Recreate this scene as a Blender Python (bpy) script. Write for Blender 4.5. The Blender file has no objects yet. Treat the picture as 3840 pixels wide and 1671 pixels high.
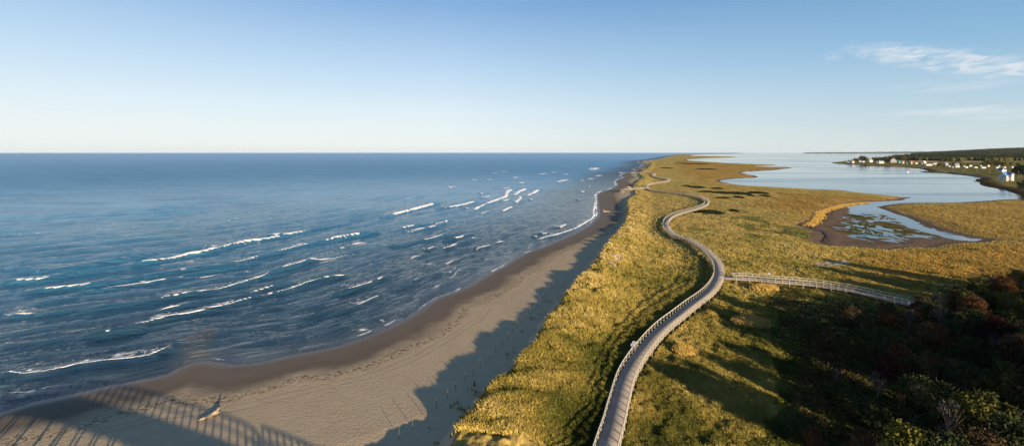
import bpy, math, random
import numpy as np
random.seed(7); RNG = np.random.default_rng(7)
S = bpy.context.scene; COL = S.collection
HC, F, HOR, CX = 38.0, 1600.0, 571.5, 1920.0          # camera height (m), focal length, horizon row
SUN_AZ, SUN_EL = math.radians(32.5), math.radians(11.5)
SH = np.array([-math.sin(SUN_AZ), math.cos(SUN_AZ)])   # way the shadows run on the ground
def W(x, y, z=0.0):
    d = (HC - z) * F / (y - HOR)
    return ((x - CX) / F * d, d)
def WP(pts, z=0.0): return np.array([W(a, b, z) for a, b in pts])
R = math.radians
# ------------------------------------------------------------------ noise / distance helpers
def _hash(ix, iy, seed):
    n = (ix.astype(np.int64) * 374761393 + iy.astype(np.int64) * 668265263 + seed * 1442695041) & 0xffffffff
    n = ((n ^ (n >> 13)) * 1274126177) & 0xffffffff
    return ((n ^ (n >> 16)) & 0xffff) / 65535.0
def vnoise(x, y, seed=0):
    ix = np.floor(x); iy = np.floor(y); fx = x - ix; fy = y - iy
    fx = fx * fx * (3 - 2 * fx); fy = fy * fy * (3 - 2 * fy)
    a = _hash(ix, iy, seed); b = _hash(ix + 1, iy, seed); c = _hash(ix, iy + 1, seed); d = _hash(ix + 1, iy + 1, seed)
    return (a + (b - a) * fx) * (1 - fy) + (c + (d - c) * fx) * fy
def fbm(x, y, scale, seed=0, octv=3):
    t = 0; amp = .5; s = 1 / scale; tot = 0
    for k in range(octv):
        t = t + amp * (vnoise(x * s + 13.7 * k, y * s - 7.3 * k, seed + k) - .5) * 2; tot += amp; amp *= .5; s *= 2.03
    return t / tot
def sstep(a, b, v):
    t = np.clip((v - a) / (b - a), 0, 1); return t * t * (3 - 2 * t)
def pdist(x, y, P, signed=False):
    """distance to an open polyline; signed: positive on the right of its direction"""
    best = np.full(x.shape, 1e18); sg = np.ones(x.shape)
    for i in range(len(P) - 1):
        ax, ay = P[i]; bx, by = P[i + 1]; dx, dy = bx - ax, by - ay; L = dx * dx + dy * dy + 1e-9
        t = np.clip(((x - ax) * dx + (y - ay) * dy) / L, 0, 1)
        ex = x - ax - t * dx; ey = y - ay - t * dy; q = ex * ex + ey * ey
        m = q < best; best = np.where(m, q, best)
        if signed: sg = np.where(m, np.where(dx * ey - dy * ex < 0, 1., -1.), sg)
    best = np.sqrt(best)
    return best * sg if signed else best
def inside(x, y, P):
    r = np.zeros(x.shape, bool); n = len(P)
    for i in range(n):
        ax, ay = P[i]; bx, by = P[(i + 1) % n]
        if ay == by: continue
        m = (ay > y) != (by > y)
        r ^= m & (x < (bx - ax) * (y - ay) / (by - ay) + ax)
    return r
def region(x, y, px, soft, z=1.0, nz=0.0, seed=50):
    P = WP(px, z); C = np.vstack([P, P[:1]])
    m = (x > P[:, 0].min() - 3 * soft) & (x < P[:, 0].max() + 3 * soft) & (y > P[:, 1].min() - 3 * soft) & (y < P[:, 1].max() + 3 * soft)
    out = np.zeros(x.shape)
    if m.any():
        xs, ys = x[m], y[m]
        d = pdist(xs, ys, C) * np.where(inside(xs, ys, P), 1, -1)
        if nz: d = d + nz * fbm(xs, ys, soft * 2.5, seed)
        out[m] = sstep(-soft, soft, d)
    return out
def catmull(P, step):
    P = np.asarray(P, float); P = np.vstack([2 * P[0] - P[1], P, 2 * P[-1] - P[-2]]); out = []
    for i in range(1, len(P) - 2):
        a, b, c, d = P[i - 1:i + 3]; n = max(2, int(np.linalg.norm(c - b) / step))
        for k in range(n):
            t = k / n
            out.append(.5 * (2 * b + (c - a) * t + (2 * a - 5 * b + 4 * c - d) * t * t + (3 * b - a - 3 * c + d) * t ** 3))
    out.append(P[-2]); out = np.array(out)
    s = np.concatenate([[0], np.cumsum(np.linalg.norm(np.diff(out, axis=0), axis=1))])
    q = np.arange(0, s[-1], step)
    return np.stack([np.interp(q, s, out[:, k]) for k in range(out.shape[1])], 1)
# ------------------------------------------------------------------ the map, traced on the ground plane
SEA_PX = [(0,1545),(126,1507),(280,1475),(419,1442),(559,1417),(629,1400),(661,1382),(727,1358),(783,1351),(885,1364),(978,1356),(1071,1335),(1200,1310),(1278,1293),(1380,1257),(1469,1221),(1559,1171),(1607,1135),(1643,1114),(1715,1090),(1775,1060),(1834,1024),(1882,1000),(1964,949),(2028,927),(2100,897),(2169,867),(2211,842),(2237,816),(2245,799),(2239,765),(2237,731),(2250,720),(2280,712),(2309,699),(2314,690),(2307,680),(2318,672),(2340,666),(2326,659),(2338,651),(2383,644),(2383,637),(2370,633),(2397,629),(2413,617),(2391,611),(2395,604),(2430,601.5),(2470,595),(2493,588.5),(2525,582),(2549,579),(2600,576.5),(2700,575.2),(2790,575.0)]
LAG_PX = [(2790,576.2),(2700,577.3),(2640,578.5),(2590,580.5),(2563,582.5),(2598,584),(2679,585.5),(2745,587),(2763,588),(2733,590.5),(2680,592),(2621,594.5),(2572,598),(2582,602),(2633,605),(2703,610),(2749,612.5),(2819,615),(2889,617),(2915,619),(2889,621),(2831,622),(2831,624),(2889,626),(2947,626.5),(2975,629),(2936,633),(2912,637),(2866,640),(2796,643.5),(2777,647),(2796,653),(2831,658),(2844,663.5),(2831,666.5),(2773,668),(2726,672),(2697,676),(2703,681),(2738,689),(2800,696),(2921,702),(3042,709),(3143,712),(3204,720),(3284,728),(3345,734.5),(3381,739),(3422,739.5),(3393,744.6),(3385,751),(3305,755),(3244,757),(3184,767),(3143,779),(3103,795),(3091,817),(3062,835),(3018,845),(3042,858),(3083,870),(3099,886),(3079,906),(3107,918),(3184,920),(3305,930),(3385,922),(3462,924),(3502,914),(3567,906),(3660,903),(3690,897),(3660,893),(3587,878),(3519,862),(3470,845.5),(3438,829),(3397,813),(3357,801),(3321,787),(3288,776),(3325,769),(3385,762),(3446,760),(3567,760),(3648,756),(3728,751),(3761,748),(3821,746),(3829,739),(3822,731),(3791,720),(3767,712),(3729,705),(3697,699),(3682,695),(3672,688),(3679,684),(3667,682),(3647,680),(3667,677.4),(3655,673),(3672,670),(3687,669),(3666,665),(3641,660.6),(3597,655),(3560,652),(3528,648),(3458,646),(3449,643),(3490,642),(3467,637),(3453,632.6),(3416,629),(3388,626.6),(3317,624),(3252,622.5),(3224,618),(3187,616),(3140,614),(3112,610.5),(3155,606),(3177,602),(3233,595),(3326,588),(3380,585),(3412,582.5),(3424,579),(3440,577)]
SEA = np.vstack([[[-420, -120], [-260, -50], [-150, 18], [-105, 45]], WP(SEA_PX)])
LAG = WP(LAG_PX)
SEAS = catmull(np.vstack([[[-420, -120], [-150, 18]], WP([(126,1507),(559,1410),(885,1360),(1278,1288),(1607,1145),(1882,1000),(2100,897),(2237,800),(2250,720),(2320,671),(2380,633),(2410,610),(2493,588.5),(2549,579),(2700,575.2)])]), 12.)[::1]
SEAS = SEAS[np.r_[0:120:2, 120:len(SEAS):12]] if len(SEAS) > 150 else SEAS
LAND = np.vstack([SEA, LAG, [[60000, LAG[-1][1]], [60000, -400], [-420, -400]]])
ALLB = np.vstack([SEA, LAG])
DUNE_PX = [(1667,1671),(1727,1586),(1792,1509),(1846,1443),(1936,1359),(2002,1287),(2038,1221),(2068,1162),(2122,1096),(2170,1036),(2205,1000),(2258,930),(2300,873),(2321,854),(2336,831),(2346,808),(2352,783),(2347,760),(2352,744),(2366,733),(2378,727),(2380,716),(2371,701),(2374,688),(2395,672),(2410,663),(2398,651),(2392,645),(2407,636),(2424,630),(2436,618),(2440,611),(2426,605)]
DUNE = np.vstack([[[-120, -60], [-62, -12], [-34, 12], [-18, 30]], WP(DUNE_PX, 3.2), W(2445, 602.5, 3.), W(2475, 597, 3.), W(2500, 590.5, 3)])
MUD_PX = [(3184,770),(3143,781),(3103,797),(3091,819),(3062,837),(3018,845),(3042,858),(3083,870),(3099,886),(3079,906),(3107,918),(3184,920),(3305,930),(3385,922),(3462,924),(3502,914),(3567,906),(3660,902),(3660,893),(3587,878),(3519,862),(3470,845),(3438,829),(3380,812),(3300,795),(3230,790)]
WALK_PX = [(2120,2300),(2185,2020),(2236,1830),(2262,1730),(2279,1669),(2300,1600),(2313,1545),(2325,1500),(2334,1463),(2347,1422),(2363,1388),(2392,1341),(2421,1303),(2453,1264),(2496,1222),(2540,1188),(2590,1148),(2641,1111),(2671,1082),(2692,1048),(2697,1026),(2696,1008),(2688,986),(2675,968),(2648,941),(2612,917),(2573,895),(2543,889.5),(2522,878),(2506,864),(2498,851),(2497.5,837),(2500,828),(2511,817),(2534,805.5),(2570,794),(2602,786),(2632,775),(2647,767),(2652,760),(2650,751),(2638,743),(2616,736.5),(2588,731),(2560,727),(2497,719),(2452,713),(2430,708),(2422,700),(2427,694),(2442,690),(2467,686),(2494,682),(2509,676),(2505,671.5),(2482,667),(2455,661.5),(2448,657),(2456,652.8),(2440,650),(2406,648.5),(2385,648.2)]
WALK = catmull(WP(WALK_PX, 2.2), .55)
BRANCH = catmull(np.vstack([W(2700, 1036.5, 2.2), WP([(2760,1041),(2830,1045),(2900,1052),(2980,1058),(3060,1066),(3150,1080),(3240,1098),(3330,1119),(3400,1134),(3470,1155)], 2.2)]), .55)
WALKC = WALK[::14]
# ------------------------------------------------------------------ terrain height
def mainland(x, y):
    yy = np.maximum(y, 1); px = CX + x / yy * F; py = HOR + HC * F / yy
    return (y > 300) & (px > 3090) & (py < np.interp(px, [3090, 3112, 3250, 3460, 3640, 3700, 3829, 4400, 9000], [613, 614, 627, 652, 690, 706, 742, 760, 800]))
def fields(x, y):
    f = {}
    f['land'] = inside(x, y, LAND)
    f['dsea'] = pdist(x, y, SEA) * np.where(f['land'], 1, -1)
    f['dlag'] = pdist(x, y, LAG) * np.where(f['land'], 1, -1)
    f['dune'] = pdist(x, y, DUNE, True)
    return f
def height(x, y, f=None):
    if f is None: f = fields(x, y)
    r = np.hypot(x, y); u = x / np.maximum(y, 1)
    ds, dl, sd = f['dsea'], f['dlag'], f['dune']
    n12 = fbm(x, y, 14, 1); n3 = fbm(x, y, 3.5, 5); n1 = fbm(x, y, 1.1, 9, 2)
    beach = np.minimum(.042 * ds, 1.35) + .05 * n12
    plain = 1.0 + .22 * n12 + .14 * n3 * sstep(2000, 200, r)
    far = sstep(300, 900, y)
    crest = (2.35 - .75 * sstep(55, 85, y)) + .55 * fbm(x, y, 9, 21, 2) + .35 * n3
    p = sstep(-2.2, 1.6, sd + .9 * n3) * (1 - sstep(3.5, 19, sd + 2 * n12))
    inland = sstep(-1.5, 1.5, sd)
    z = np.where(sd > 0, np.minimum(plain, 1.35), beach) * 1.0
    z = beach * (1 - inland) + plain * inland + crest * p * (1 - .25 * far)
    z = np.where(ds < 14, np.minimum(z, beach + 6 * sstep(5, 14, ds)), z)
    z = np.where(dl < 40, np.minimum(z, .01 + .075 * dl + .05 * n3), z)
    tuft = sstep(0, 2, sd) * sstep(3, 14, dl) * sstep(700, 120, r)
    hum = sstep(-1.5, .5, sd) * sstep(22, 8, sd) * sstep(3, 14, dl)
    z = z + tuft * (.26 * n1 + .16 * n3) + hum * (.42 * fbm(x, y, 2.3, 411, 2) * sstep(500, 200, r) + .55 * fbm(x, y, 6, 415, 2) * sstep(60, 200, r) * sstep(1500, 700, r))
    marsh = sstep(.93, 1.0, u) * sstep(330, 300, y) * 0
    main = mainland(x, y)
    zm = np.minimum(.10 * dl, 1.6 + .012 * np.clip(dl, 0, 260)) + .021 * np.clip(y - 1750, 0, 3600) * sstep(.86, 1.22, u) + .1 * n12
    z = np.where(main & f['land'], zm, z)
    m = region(x, y, MUD_PX, 5, 0)
    wx = x + 5 * fbm(x, y, 14, 38); wy = y + 8 * fbm(x, y, 14, 39)
    zmud = .046 + .05 * fbm(x, y, 25, 31, 3) - .13 * np.exp(-(np.abs(fbm(wx, wy * .7, 13, 35, 3)) / .085) ** 2) - .06 * np.exp(-(np.abs(fbm(wx, wy * .6, 5, 36, 3)) / .10) ** 2) + .03 * fbm(x, y * .5, 2.5, 33, 2)
    zmud = zmud - .20 * region(x, y, [(3244,757),(3340,765),(3300,778),(3350,803),(3240,800),(3170,790),(3160,775)], 7, 0) + .30 * sstep(9, 0, pdist(x, y, WP(MUD_PX[1:15], 0)))
    ch = pdist(x, y, WP([(3300,776),(3345,800),(3400,830),(3450,856),(3520,876),(3600,894),(3660,900)], 0))
    zmud = zmud + .13 * sstep(13, 3, -dl) * sstep(2, 10, np.abs(ch))
    zmud = zmud - .16 * sstep(6, 1.5, ch + 3 * n3)
    z = np.where(f['land'], z, np.maximum(.05 * np.maximum(ds, dl), -2.0))
    z = np.where(m > .02, np.where(f['land'], z, z * (1 - m) + zmud * m), z)
    return z
def HZ(x, y):
    return float(height(np.array([float(x)]), np.array([float(y)]))[0])
# ------------------------------------------------------------------ object helpers
def tag(o, label=None, cat=None, group=None, kind=None):
    if label: o['label'] = label
    if cat: o['category'] = cat
    if group: o['group'] = group
    if kind: o['kind'] = kind
    return o
def link(name, me, parent=None, m=None):
    o = bpy.data.objects.new(name, me); COL.objects.link(o)
    if parent is not None: o.parent = parent
    if m is not None and me is not None: me.materials.append(m)
    return o
def empty(name, loc=(0, 0, 0), rz=0):
    o = bpy.data.objects.new(name, None); COL.objects.link(o); o.location = loc; o.rotation_euler = (0, 0, rz); o.empty_display_size = .3
    return o
def npmesh(name, V, Fc, n=4, smooth=False):
    V = np.asarray(V, np.float32); Fc = np.asarray(Fc, np.int32)
    me = bpy.data.meshes.new(name); me.vertices.add(len(V)); me.vertices.foreach_set('co', V.ravel())
    me.loops.add(Fc.size); me.loops.foreach_set('vertex_index', Fc.ravel())
    me.polygons.add(len(Fc)); me.polygons.foreach_set('loop_start', np.arange(0, Fc.size, n, dtype=np.int32))
    me.update(calc_edges=True)
    if smooth: me.polygons.foreach_set('use_smooth', np.ones(len(Fc), bool))
    me.validate(); return me
def attr(me, name, A):
    A = np.asarray(A, np.float32)
    if A.ndim == 1:
        a = me.attributes.new(name, 'FLOAT', 'POINT'); a.data.foreach_set('value', A)
    elif A.shape[1] == 3:
        a = me.attributes.new(name, 'FLOAT_VECTOR', 'POINT'); a.data.foreach_set('vector', A.ravel())
    else:
        a = me.attributes.new(name, 'FLOAT_COLOR', 'POINT'); a.data.foreach_set('color', A.ravel())
class MB:
    def __init__(s): s.v = []; s.f = []
    def add(s, V, Fc):
        b = len(s.v); s.v += [tuple(map(float, p)) for p in V]; s.f += [tuple(i + b for i in q) for q in Fc]; return s
    def box(s, c, d, rz=0, rx=0):
        x, y, z = d[0] / 2, d[1] / 2, d[2] / 2; ca, sa = math.cos(rz), math.sin(rz); cb, sb = math.cos(rx), math.sin(rx); V = []
        for i in (-x, x):
            for j in (-y, y):
                for k in (-z, z):
                    jj, kk = j * cb - k * sb, j * sb + k * cb
                    V.append((c[0] + i * ca - jj * sa, c[1] + i * sa + jj * ca, c[2] + kk))
        return s.add(V, [(0,1,3,2),(4,6,7,5),(0,4,5,1),(2,3,7,6),(0,2,6,4),(1,5,7,3)])
    def bar(s, a, b, w, h=None):
        h = h or w; a = np.array(a, float); b = np.array(b, float); d = b - a; d /= np.linalg.norm(d) + 1e-9
        up = np.array([0, 0, 1.]) if abs(d[2]) < .95 else np.array([0, 1., 0])
        r = np.cross(d, up); r /= np.linalg.norm(r); q = np.cross(r, d); V = []
        for p in (a, b):
            for i, j in ((-1, -1), (1, -1), (1, 1), (-1, 1)): V.append(p + r * i * w / 2 + q * j * h / 2)
        return s.add(V, [(3,2,1,0),(4,5,6,7),(0,1,5,4),(1,2,6,5),(2,3,7,6),(3,0,4,7)])
    def tube(s, P, rad, n=6, jit=0):
        P = np.asarray(P, float); V = []; m = len(P)
        for i, p in enumerate(P):
            d = P[min(i + 1, m - 1)] - P[max(i - 1, 0)]; d /= np.linalg.norm(d) + 1e-9
            up = np.array([0, 0, 1.]) if abs(d[2]) < .9 else np.array([0, 1., 0])
            a = np.cross(d, up); a /= np.linalg.norm(a); b = np.cross(a, d)
            for k in range(n):
                t = 2 * math.pi * k / n; rr = rad[i] * (1 + jit * (random.random() - .5)); V.append(p + a * math.cos(t) * rr + b * math.sin(t) * rr)
        Fc = [(i * n + k, i * n + (k + 1) % n, (i + 1) * n + (k + 1) % n, (i + 1) * n + k) for i in range(m - 1) for k in range(n)]
        Fc += [tuple(range(n))[::-1], tuple((m - 1) * n + k for k in range(n))]
        return s.add(V, Fc)
    def build(s, name, m, parent=None, smooth=False):
        me = bpy.data.meshes.new(name); me.from_pydata(s.v, [], s.f); me.update()
        if smooth:
            for p in me.polygons: p.use_smooth = True
        return link(name, me, parent, m)
def copytree(o, parent=None):
    c = o.copy(); COL.objects.link(c); c.parent = parent
    for ch in list(KIDS.get(o.name, ())): copytree(ch, c)
    return c
KIDS = {}
def reg(root):
    for o in COL.objects:
        if o.parent is not None:
            L = KIDS.setdefault(o.parent.name, [])
            if o not in L: L.append(o)
# ------------------------------------------------------------------ material helpers
class NT:
    def __init__(s, name, rough=.8, spec=.3):
        s.m = bpy.data.materials.new(name); s.m.use_nodes = True; s.t = s.m.node_tree; s.b = s.t.nodes['Principled BSDF']
        s.b.inputs['Roughness'].default_value = rough; s.b.inputs['Specular IOR Level'].default_value = spec
    def nd(s, ty, **k):
        n = s.t.nodes.new(ty)
        for a, v in k.items(): setattr(n, a, v)
        return n
    def L(s, a, b): s.t.links.new(a, b)
    def put(s, sock, v):
        if hasattr(v, 'is_output'): s.L(v, sock)
        elif v is not None:
            if isinstance(v, tuple) and len(v) == 3 and sock.type == 'RGBA': v = v + (1,)
            sock.default_value = v
    def pos(s): return s.nd('ShaderNodeNewGeometry').outputs['Position']
    def at(s, name, out='Fac'): return s.nd('ShaderNodeAttribute', attribute_name=name).outputs[out]
    def sep(s, v):
        n = s.nd('ShaderNodeSeparateColor'); s.put(n.inputs[0], v); return n.outputs
    def noise(s, v, scale, det=3, ro=.55, dist=0, out=0):
        n = s.nd('ShaderNodeTexNoise'); s.put(n.inputs['Vector'], v); n.inputs['Scale'].default_value = scale; n.inputs['Detail'].default_value = det
        n.inputs['Roughness'].default_value = ro; n.inputs['Distortion'].default_value = dist; return n.outputs[out]
    def map(s, v, sc=(1, 1, 1), rot=(0, 0, 0)):
        n = s.nd('ShaderNodeMapping'); s.put(n.inputs['Vector'], v); n.inputs['Scale'].default_value = sc; n.inputs['Rotation'].default_value = rot; return n.outputs[0]
    def math(s, op, a, b=None, clamp=False):
        n = s.nd('ShaderNodeMath', operation=op, use_clamp=clamp); s.put(n.inputs[0], a); s.put(n.inputs[1], b); return n.outputs[0]
    def mr(s, v, a, b, c=0., d=1.):
        n = s.nd('ShaderNodeMapRange', interpolation_type='SMOOTHSTEP'); s.put(n.inputs[0], v)
        for i, q in enumerate((a, b, c, d)): n.inputs[i + 1].default_value = q
        return n.outputs[0]
    def mix(s, f, a, b, bt='MIX'):
        n = s.nd('ShaderNodeMix', data_type='RGBA', blend_type=bt); s.put(n.inputs[0], f); s.put(n.inputs[6], a); s.put(n.inputs[7], b); return n.outputs[2]
    def ramp(s, f, st):
        n = s.nd('ShaderNodeValToRGB'); s.put(n.inputs[0], f); e = n.color_ramp.elements
        while len(e) < len(st): e.new(.5)
        for i, (p, c) in enumerate(st): e[i].position = p; e[i].color = c + (1,)
        return n.outputs[0]
    def bump(s, h, st=.5, dist=.1, nrm=None):
        n = s.nd('ShaderNodeBump'); s.put(n.inputs['Height'], h); n.inputs['Strength'].default_value = st; n.inputs['Distance'].default_value = dist
        if nrm is not None: s.L(nrm, n.inputs['Normal'])
        return n.outputs[0]
    def col(s, c): s.put(s.b.inputs['Base Color'], c); return s
    def done(s, c=None, n=None):
        if c is not None: s.col(c)
        if n is not None: s.L(n, s.b.inputs['Normal'])
        return s.m
def simple(name, c, rough=.8, var=.18, scale=3., spec=.3, metal=0):
    t = NT(name, rough, spec); n = t.noise(t.pos(), scale, 4)
    d = tuple(q * (1 - var) for q in c); l = tuple(min(1, q * (1 + var)) for q in c)
    t.b.inputs['Metallic'].default_value = metal
    return t.done(t.mix(n, d, l))
# ------------------------------------------------------------------ camera, light, sky
cam = bpy.data.cameras.new('camera'); cam.sensor_width = 36; cam.lens = 36 * F / 3840; cam.clip_end = 120000; cam.clip_start = .5
cam.shift_y = (HOR - 835.5) / 3840
co = bpy.data.objects.new('camera', cam); COL.objects.link(co); co.location = (0, 0, HC); co.rotation_euler = (R(90), 0, 0); S.camera = co
sl = bpy.data.lights.new('sun', 'SUN'); sl.energy = 5.0; sl.angle = R(.55); sl.color = (1, .80, .56)
so = bpy.data.objects.new('sun', sl); COL.objects.link(so)
so.rotation_euler = (R(90) - SUN_EL, 0, math.atan2(-SH[1], -SH[0]) + R(90))
w = bpy.data.worlds.new('World'); S.world = w; w.use_nodes = True; nt = w.node_tree
sky = nt.nodes.new('ShaderNodeTexSky'); sky.sky_type = 'NISHITA'; sky.sun_disc = False; sky.sun_elevation = SUN_EL
sky.sun_rotation = R(180) - SUN_AZ; sky.air_density = 1.0; sky.dust_density = .6; sky.ozone_density = 1.6; sky.altitude = 40
def wm(op, a, b=None, c=None, clamp=False):
    n = nt.nodes.new('ShaderNodeMath'); n.operation = op; n.use_clamp = clamp
    for i, v in enumerate((a, b, c)):
        if v is None: continue
        if hasattr(v, 'is_output'): nt.links.new(v, n.inputs[i])
        else: n.inputs[i].default_value = v
    return n.outputs[0]
tc = nt.nodes.new('ShaderNodeTexCoord'); sx = nt.nodes.new('ShaderNodeSeparateXYZ'); nt.links.new(tc.outputs['Generated'], sx.inputs[0])
az = wm('ARCTAN2', sx.outputs[0], sx.outputs[1]); el = wm('ARCSINE', sx.outputs[2])
cmb = nt.nodes.new('ShaderNodeCombineXYZ'); nt.links.new(az, cmb.inputs[0]); nt.links.new(el, cmb.inputs[1])
def wnoise(sc, rot, det, dist=0.):
    mp = nt.nodes.new('ShaderNodeMapping'); nt.links.new(cmb.outputs[0], mp.inputs[0]); mp.inputs['Scale'].default_value = sc; mp.inputs['Rotation'].default_value = (0, 0, rot)
    n = nt.nodes.new('ShaderNodeTexNoise'); nt.links.new(mp.outputs[0], n.inputs[0]); n.inputs['Scale'].default_value = 1; n.inputs['Detail'].default_value = det; n.inputs['Distortion'].default_value = dist; n.inputs['Roughness'].default_value = .62
    return n.outputs[0]
def wisp(a0, e0, ra, re, tilt, power):          # soft elliptical patch of thin cloud at azimuth a0, elevation e0
    da = wm('SUBTRACT', az, a0); de = wm('SUBTRACT', wm('SUBTRACT', el, e0), wm('MULTIPLY', da, tilt))
    q = wm('ADD', wm('POWER', wm('ABSOLUTE', wm('DIVIDE', da, ra)), 2.), wm('POWER', wm('ABSOLUTE', wm('DIVIDE', de, re)), 2.))
    return wm('MULTIPLY', wm('SUBTRACT', 1., q, clamp=True), power)
def pa(x, y):
    dx, dz = (x - CX) / F, (HOR - y) / F; return math.atan2(dx, 1), math.atan2(dz, math.hypot(dx, 1))
n1 = wnoise((26, 95, 1), .25, 8, .8); n2 = wnoise((9, 60, 1), .05, 6, .3)
cl = None
for (x, y, ra, re, tl, pw, nn) in ((3560,228,.15,.026,-.30,1.5,n1),(3330,205,.05,.018,-.2,1.1,n1),(3740,245,.10,.020,-.4,1.3,n1),(3700,413,.14,.009,0,1.0,n2),(3560,320,.10,.014,0,.45,n2),(3800,440,.08,.010,0,.8,n2),(3120,212,.02,.012,0,.5,n1),(250,470,.26,.030,.02,.75,n2),(60,410,.16,.020,0,.55,n2),(640,500,.25,.02,0,.35,n2)):
    a0, e0 = pa(x, y); v = wm('MULTIPLY', wisp(a0, e0, ra, re, tl, pw), wm('MULTIPLY', wm('SUBTRACT', nn, .38, clamp=True), 3.0), clamp=True)
    cl = v if cl is None else wm('MAXIMUM', cl, v)
cl = wm('MULTIPLY', cl, .62)
EXPO = 1.15; EK = 10 / 2 ** EXPO
def ramp(fac, st):
    n = nt.nodes.new('ShaderNodeValToRGB'); nt.links.new(fac, n.inputs[0]); e = n.color_ramp.elements
    while len(e) < len(st): e.new(.5)
    for i, (p, c) in enumerate(st): e[i].position = p; e[i].color = tuple(c) + (1,)
    return n.outputs[0]
def wmix(f, a, b, bt='MIX'):
    n = nt.nodes.new('ShaderNodeMix'); n.data_type = 'RGBA'; n.blend_type = bt
    for sck, v in ((n.inputs[0], f), (n.inputs[6], a), (n.inputs[7], b)):
        if hasattr(v, 'is_output'): nt.links.new(v, sck)
        else: sck.default_value = v
    return n.outputs[2]
e90 = wm('DIVIDE', el, R(90), clamp=True)
clear = ramp(e90, [(0, (.85, .895, .895)), (.018, (.82, .88, .90)), (.06, (.72, .83, .91)), (.12, (.50, .68, .87)), (.21, (.23, .425, .72)), (.40, (.10, .24, .54)), (1, (.05, .13, .36))])
right = ramp(e90, [(0, (.62, .72, .71)), (.02, (.56, .69, .73)), (.06, (.42, .60, .74)), (.12, (.23, .46, .69)), (.21, (.11, .30, .55)), (.40, (.07, .18, .42)), (1, (.05, .13, .36))])
azf = wm('DIVIDE', wm('ADD', az, .15), 1.1, clamp=True)
grad = wmix(azf, clear, right)
n = nt.nodes.new('ShaderNodeVectorMath'); n.operation = 'SCALE'; nt.links.new(grad, n.inputs[0]); n.inputs[3].default_value = EK
skyc = wmix(.92, sky.outputs[0], n.outputs[0])
mxo = wmix(cl, skyc, (.95 * EK, .93 * EK, .92 * EK, 1))
bg = nt.nodes['Background']; nt.links.new(mxo, bg.inputs[0]); bg.inputs[1].default_value = .10
S.view_settings.view_transform = 'Standard'; S.view_settings.look = 'None'; S.view_settings.gamma = 1; S.view_settings.exposure = EXPO
S.cycles.max_bounces = 5; S.cycles.transparent_max_bounces = 8; S.cycles.use_denoising = True
# ------------------------------------------------------------------ polar grid shared by ground and water
phi = np.concatenate([np.linspace(-1.75, -.96, 70, endpoint=False), np.linspace(-.96, .96, 1250, endpoint=False), np.linspace(.96, 1.75, 70)])
rr = [6.0]
while rr[-1] < 75000:
    r0 = rr[-1]; st = min(max(.48 * r0 * r0 / 16200, .0015 * r0), .028 * r0) if r0 > 48 else .02 * r0
    rr.append(r0 + st)
rr = np.array(rr); NR, NP = len(rr), len(phi)
GX = (rr[:, None] * np.sin(phi)[None, :]).ravel(); GY = (rr[:, None] * np.cos(phi)[None, :]).ravel()
FL = fields(GX, GY); GZ = height(GX, GY, FL)
i0 = (np.arange(NR - 1)[:, None] * NP + np.arange(NP - 1)[None, :]).ravel()
QUADS = np.stack([i0, i0 + NP, i0 + NP + 1, i0 + 1], 1)
def submesh(name, mask, Z):
    q = QUADS[mask[QUADS].any(1)]; used = np.unique(q); mp = np.zeros(NR * NP, np.int32); mp[used] = np.arange(len(used))
    me = npmesh(name, np.stack([GX[used], GY[used], Z[used]], 1), mp[q][:, ::-1], 4, True); return me, used
ds, dl, sd = FL['dsea'], FL['dlag'], FL['dune']; land = FL['land']
dmin = np.minimum(ds, dl)
mudm = region(GX, GY, MUD_PX, 5, 0)
# ---- ground
me, us = submesh('ground', (dmin > -18) | (mudm > .02), GZ)
x, y = GX[us], GY[us]; S1, L1, D1 = ds[us], dl[us], sd[us]; u_ = x / np.maximum(y, 1); main = mainland(x, y).astype(float)
n6 = fbm(x, y, 6, 61)
veg = np.maximum(sstep(-.6, 1.2, D1 + 1.6 * n6), main)
blow = sstep(.42, .62, fbm(x, y, 5, 71)) * sstep(0, 2, D1) * sstep(7, 3, D1) * sstep(70, 100, y)
pale = region(x, y, [(3040,985),(3090,978),(3190,975),(3205,985),(3180,1000),(3100,1003),(3050,998)], 3, 1, 2)
scarp = region(x, y, [(2290,960),(2320,945),(2335,965),(2310,1000),(2285,1010)], 1.5, 2.5, 1)
veg = veg * (1 - .85 * np.clip(blow + scarp, 0, 1)) * (1 - .9 * pale)
fr = 3.0 + 3 * n6 + .004 * y
mudf = sstep(fr + 3, fr, L1) * (1 - main * .0) * (L1 < 60)
track = region(x, y, [(3140,785),(3103,795),(3091,817),(3062,835),(3015,843),(2980,838),(3050,818),(3075,790),(3130,776),(3300,750),(3380,743),(3420,739),(3390,750),(3250,757),(3184,767)], 2.0, .5, 1)
veg = veg * (1 - sstep(.3, .8, mudf))
orange = np.clip(region(x, y, [(3180,985),(3300,940),(3500,930),(3840,900),(4200,880),(4200,1100),(3700,1060),(3400,1060),(3200,1050),(3240,1020)], 9, 1, 4) * .9
    + region(x, y, [(3330,772),(3600,768),(3840,752),(4300,740),(4300,900),(3700,890),(3560,862),(3460,830),(3380,800)], 8, 1, 3) * .55
    + .8 * region(x, y, [(2900,720),(3380,742),(3140,775),(3075,800),(3040,835),(2960,830),(2990,790),(2850,770)], 16, 1, 10)
    + .75 * region(x, y, [(2540,600),(2980,628),(2840,660),(2760,668),(2690,680),(2760,700),(2900,712),(2700,700),(2560,650)], 25, 1, 14)
    + track, 0, 1)
gold = track
green = np.clip(.9 * region(x, y, [(2560,860),(2800,800),(3000,850),(3090,900),(2900,900),(2700,905)], 14, 1, 10) * sstep(-.1, .3, fbm(x, y, 9, 81))
    + .9 * region(x, y, [(3020,838),(3090,850),(3130,880),(3060,905),(2960,880),(2940,850)], 5, 1, 4)
    + .8 * region(x, y, [(2540,560),(2800,690),(2700,640)], 3, 1), 0, 1)
wkd = pdist(x, y, WALKC, True)
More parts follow.
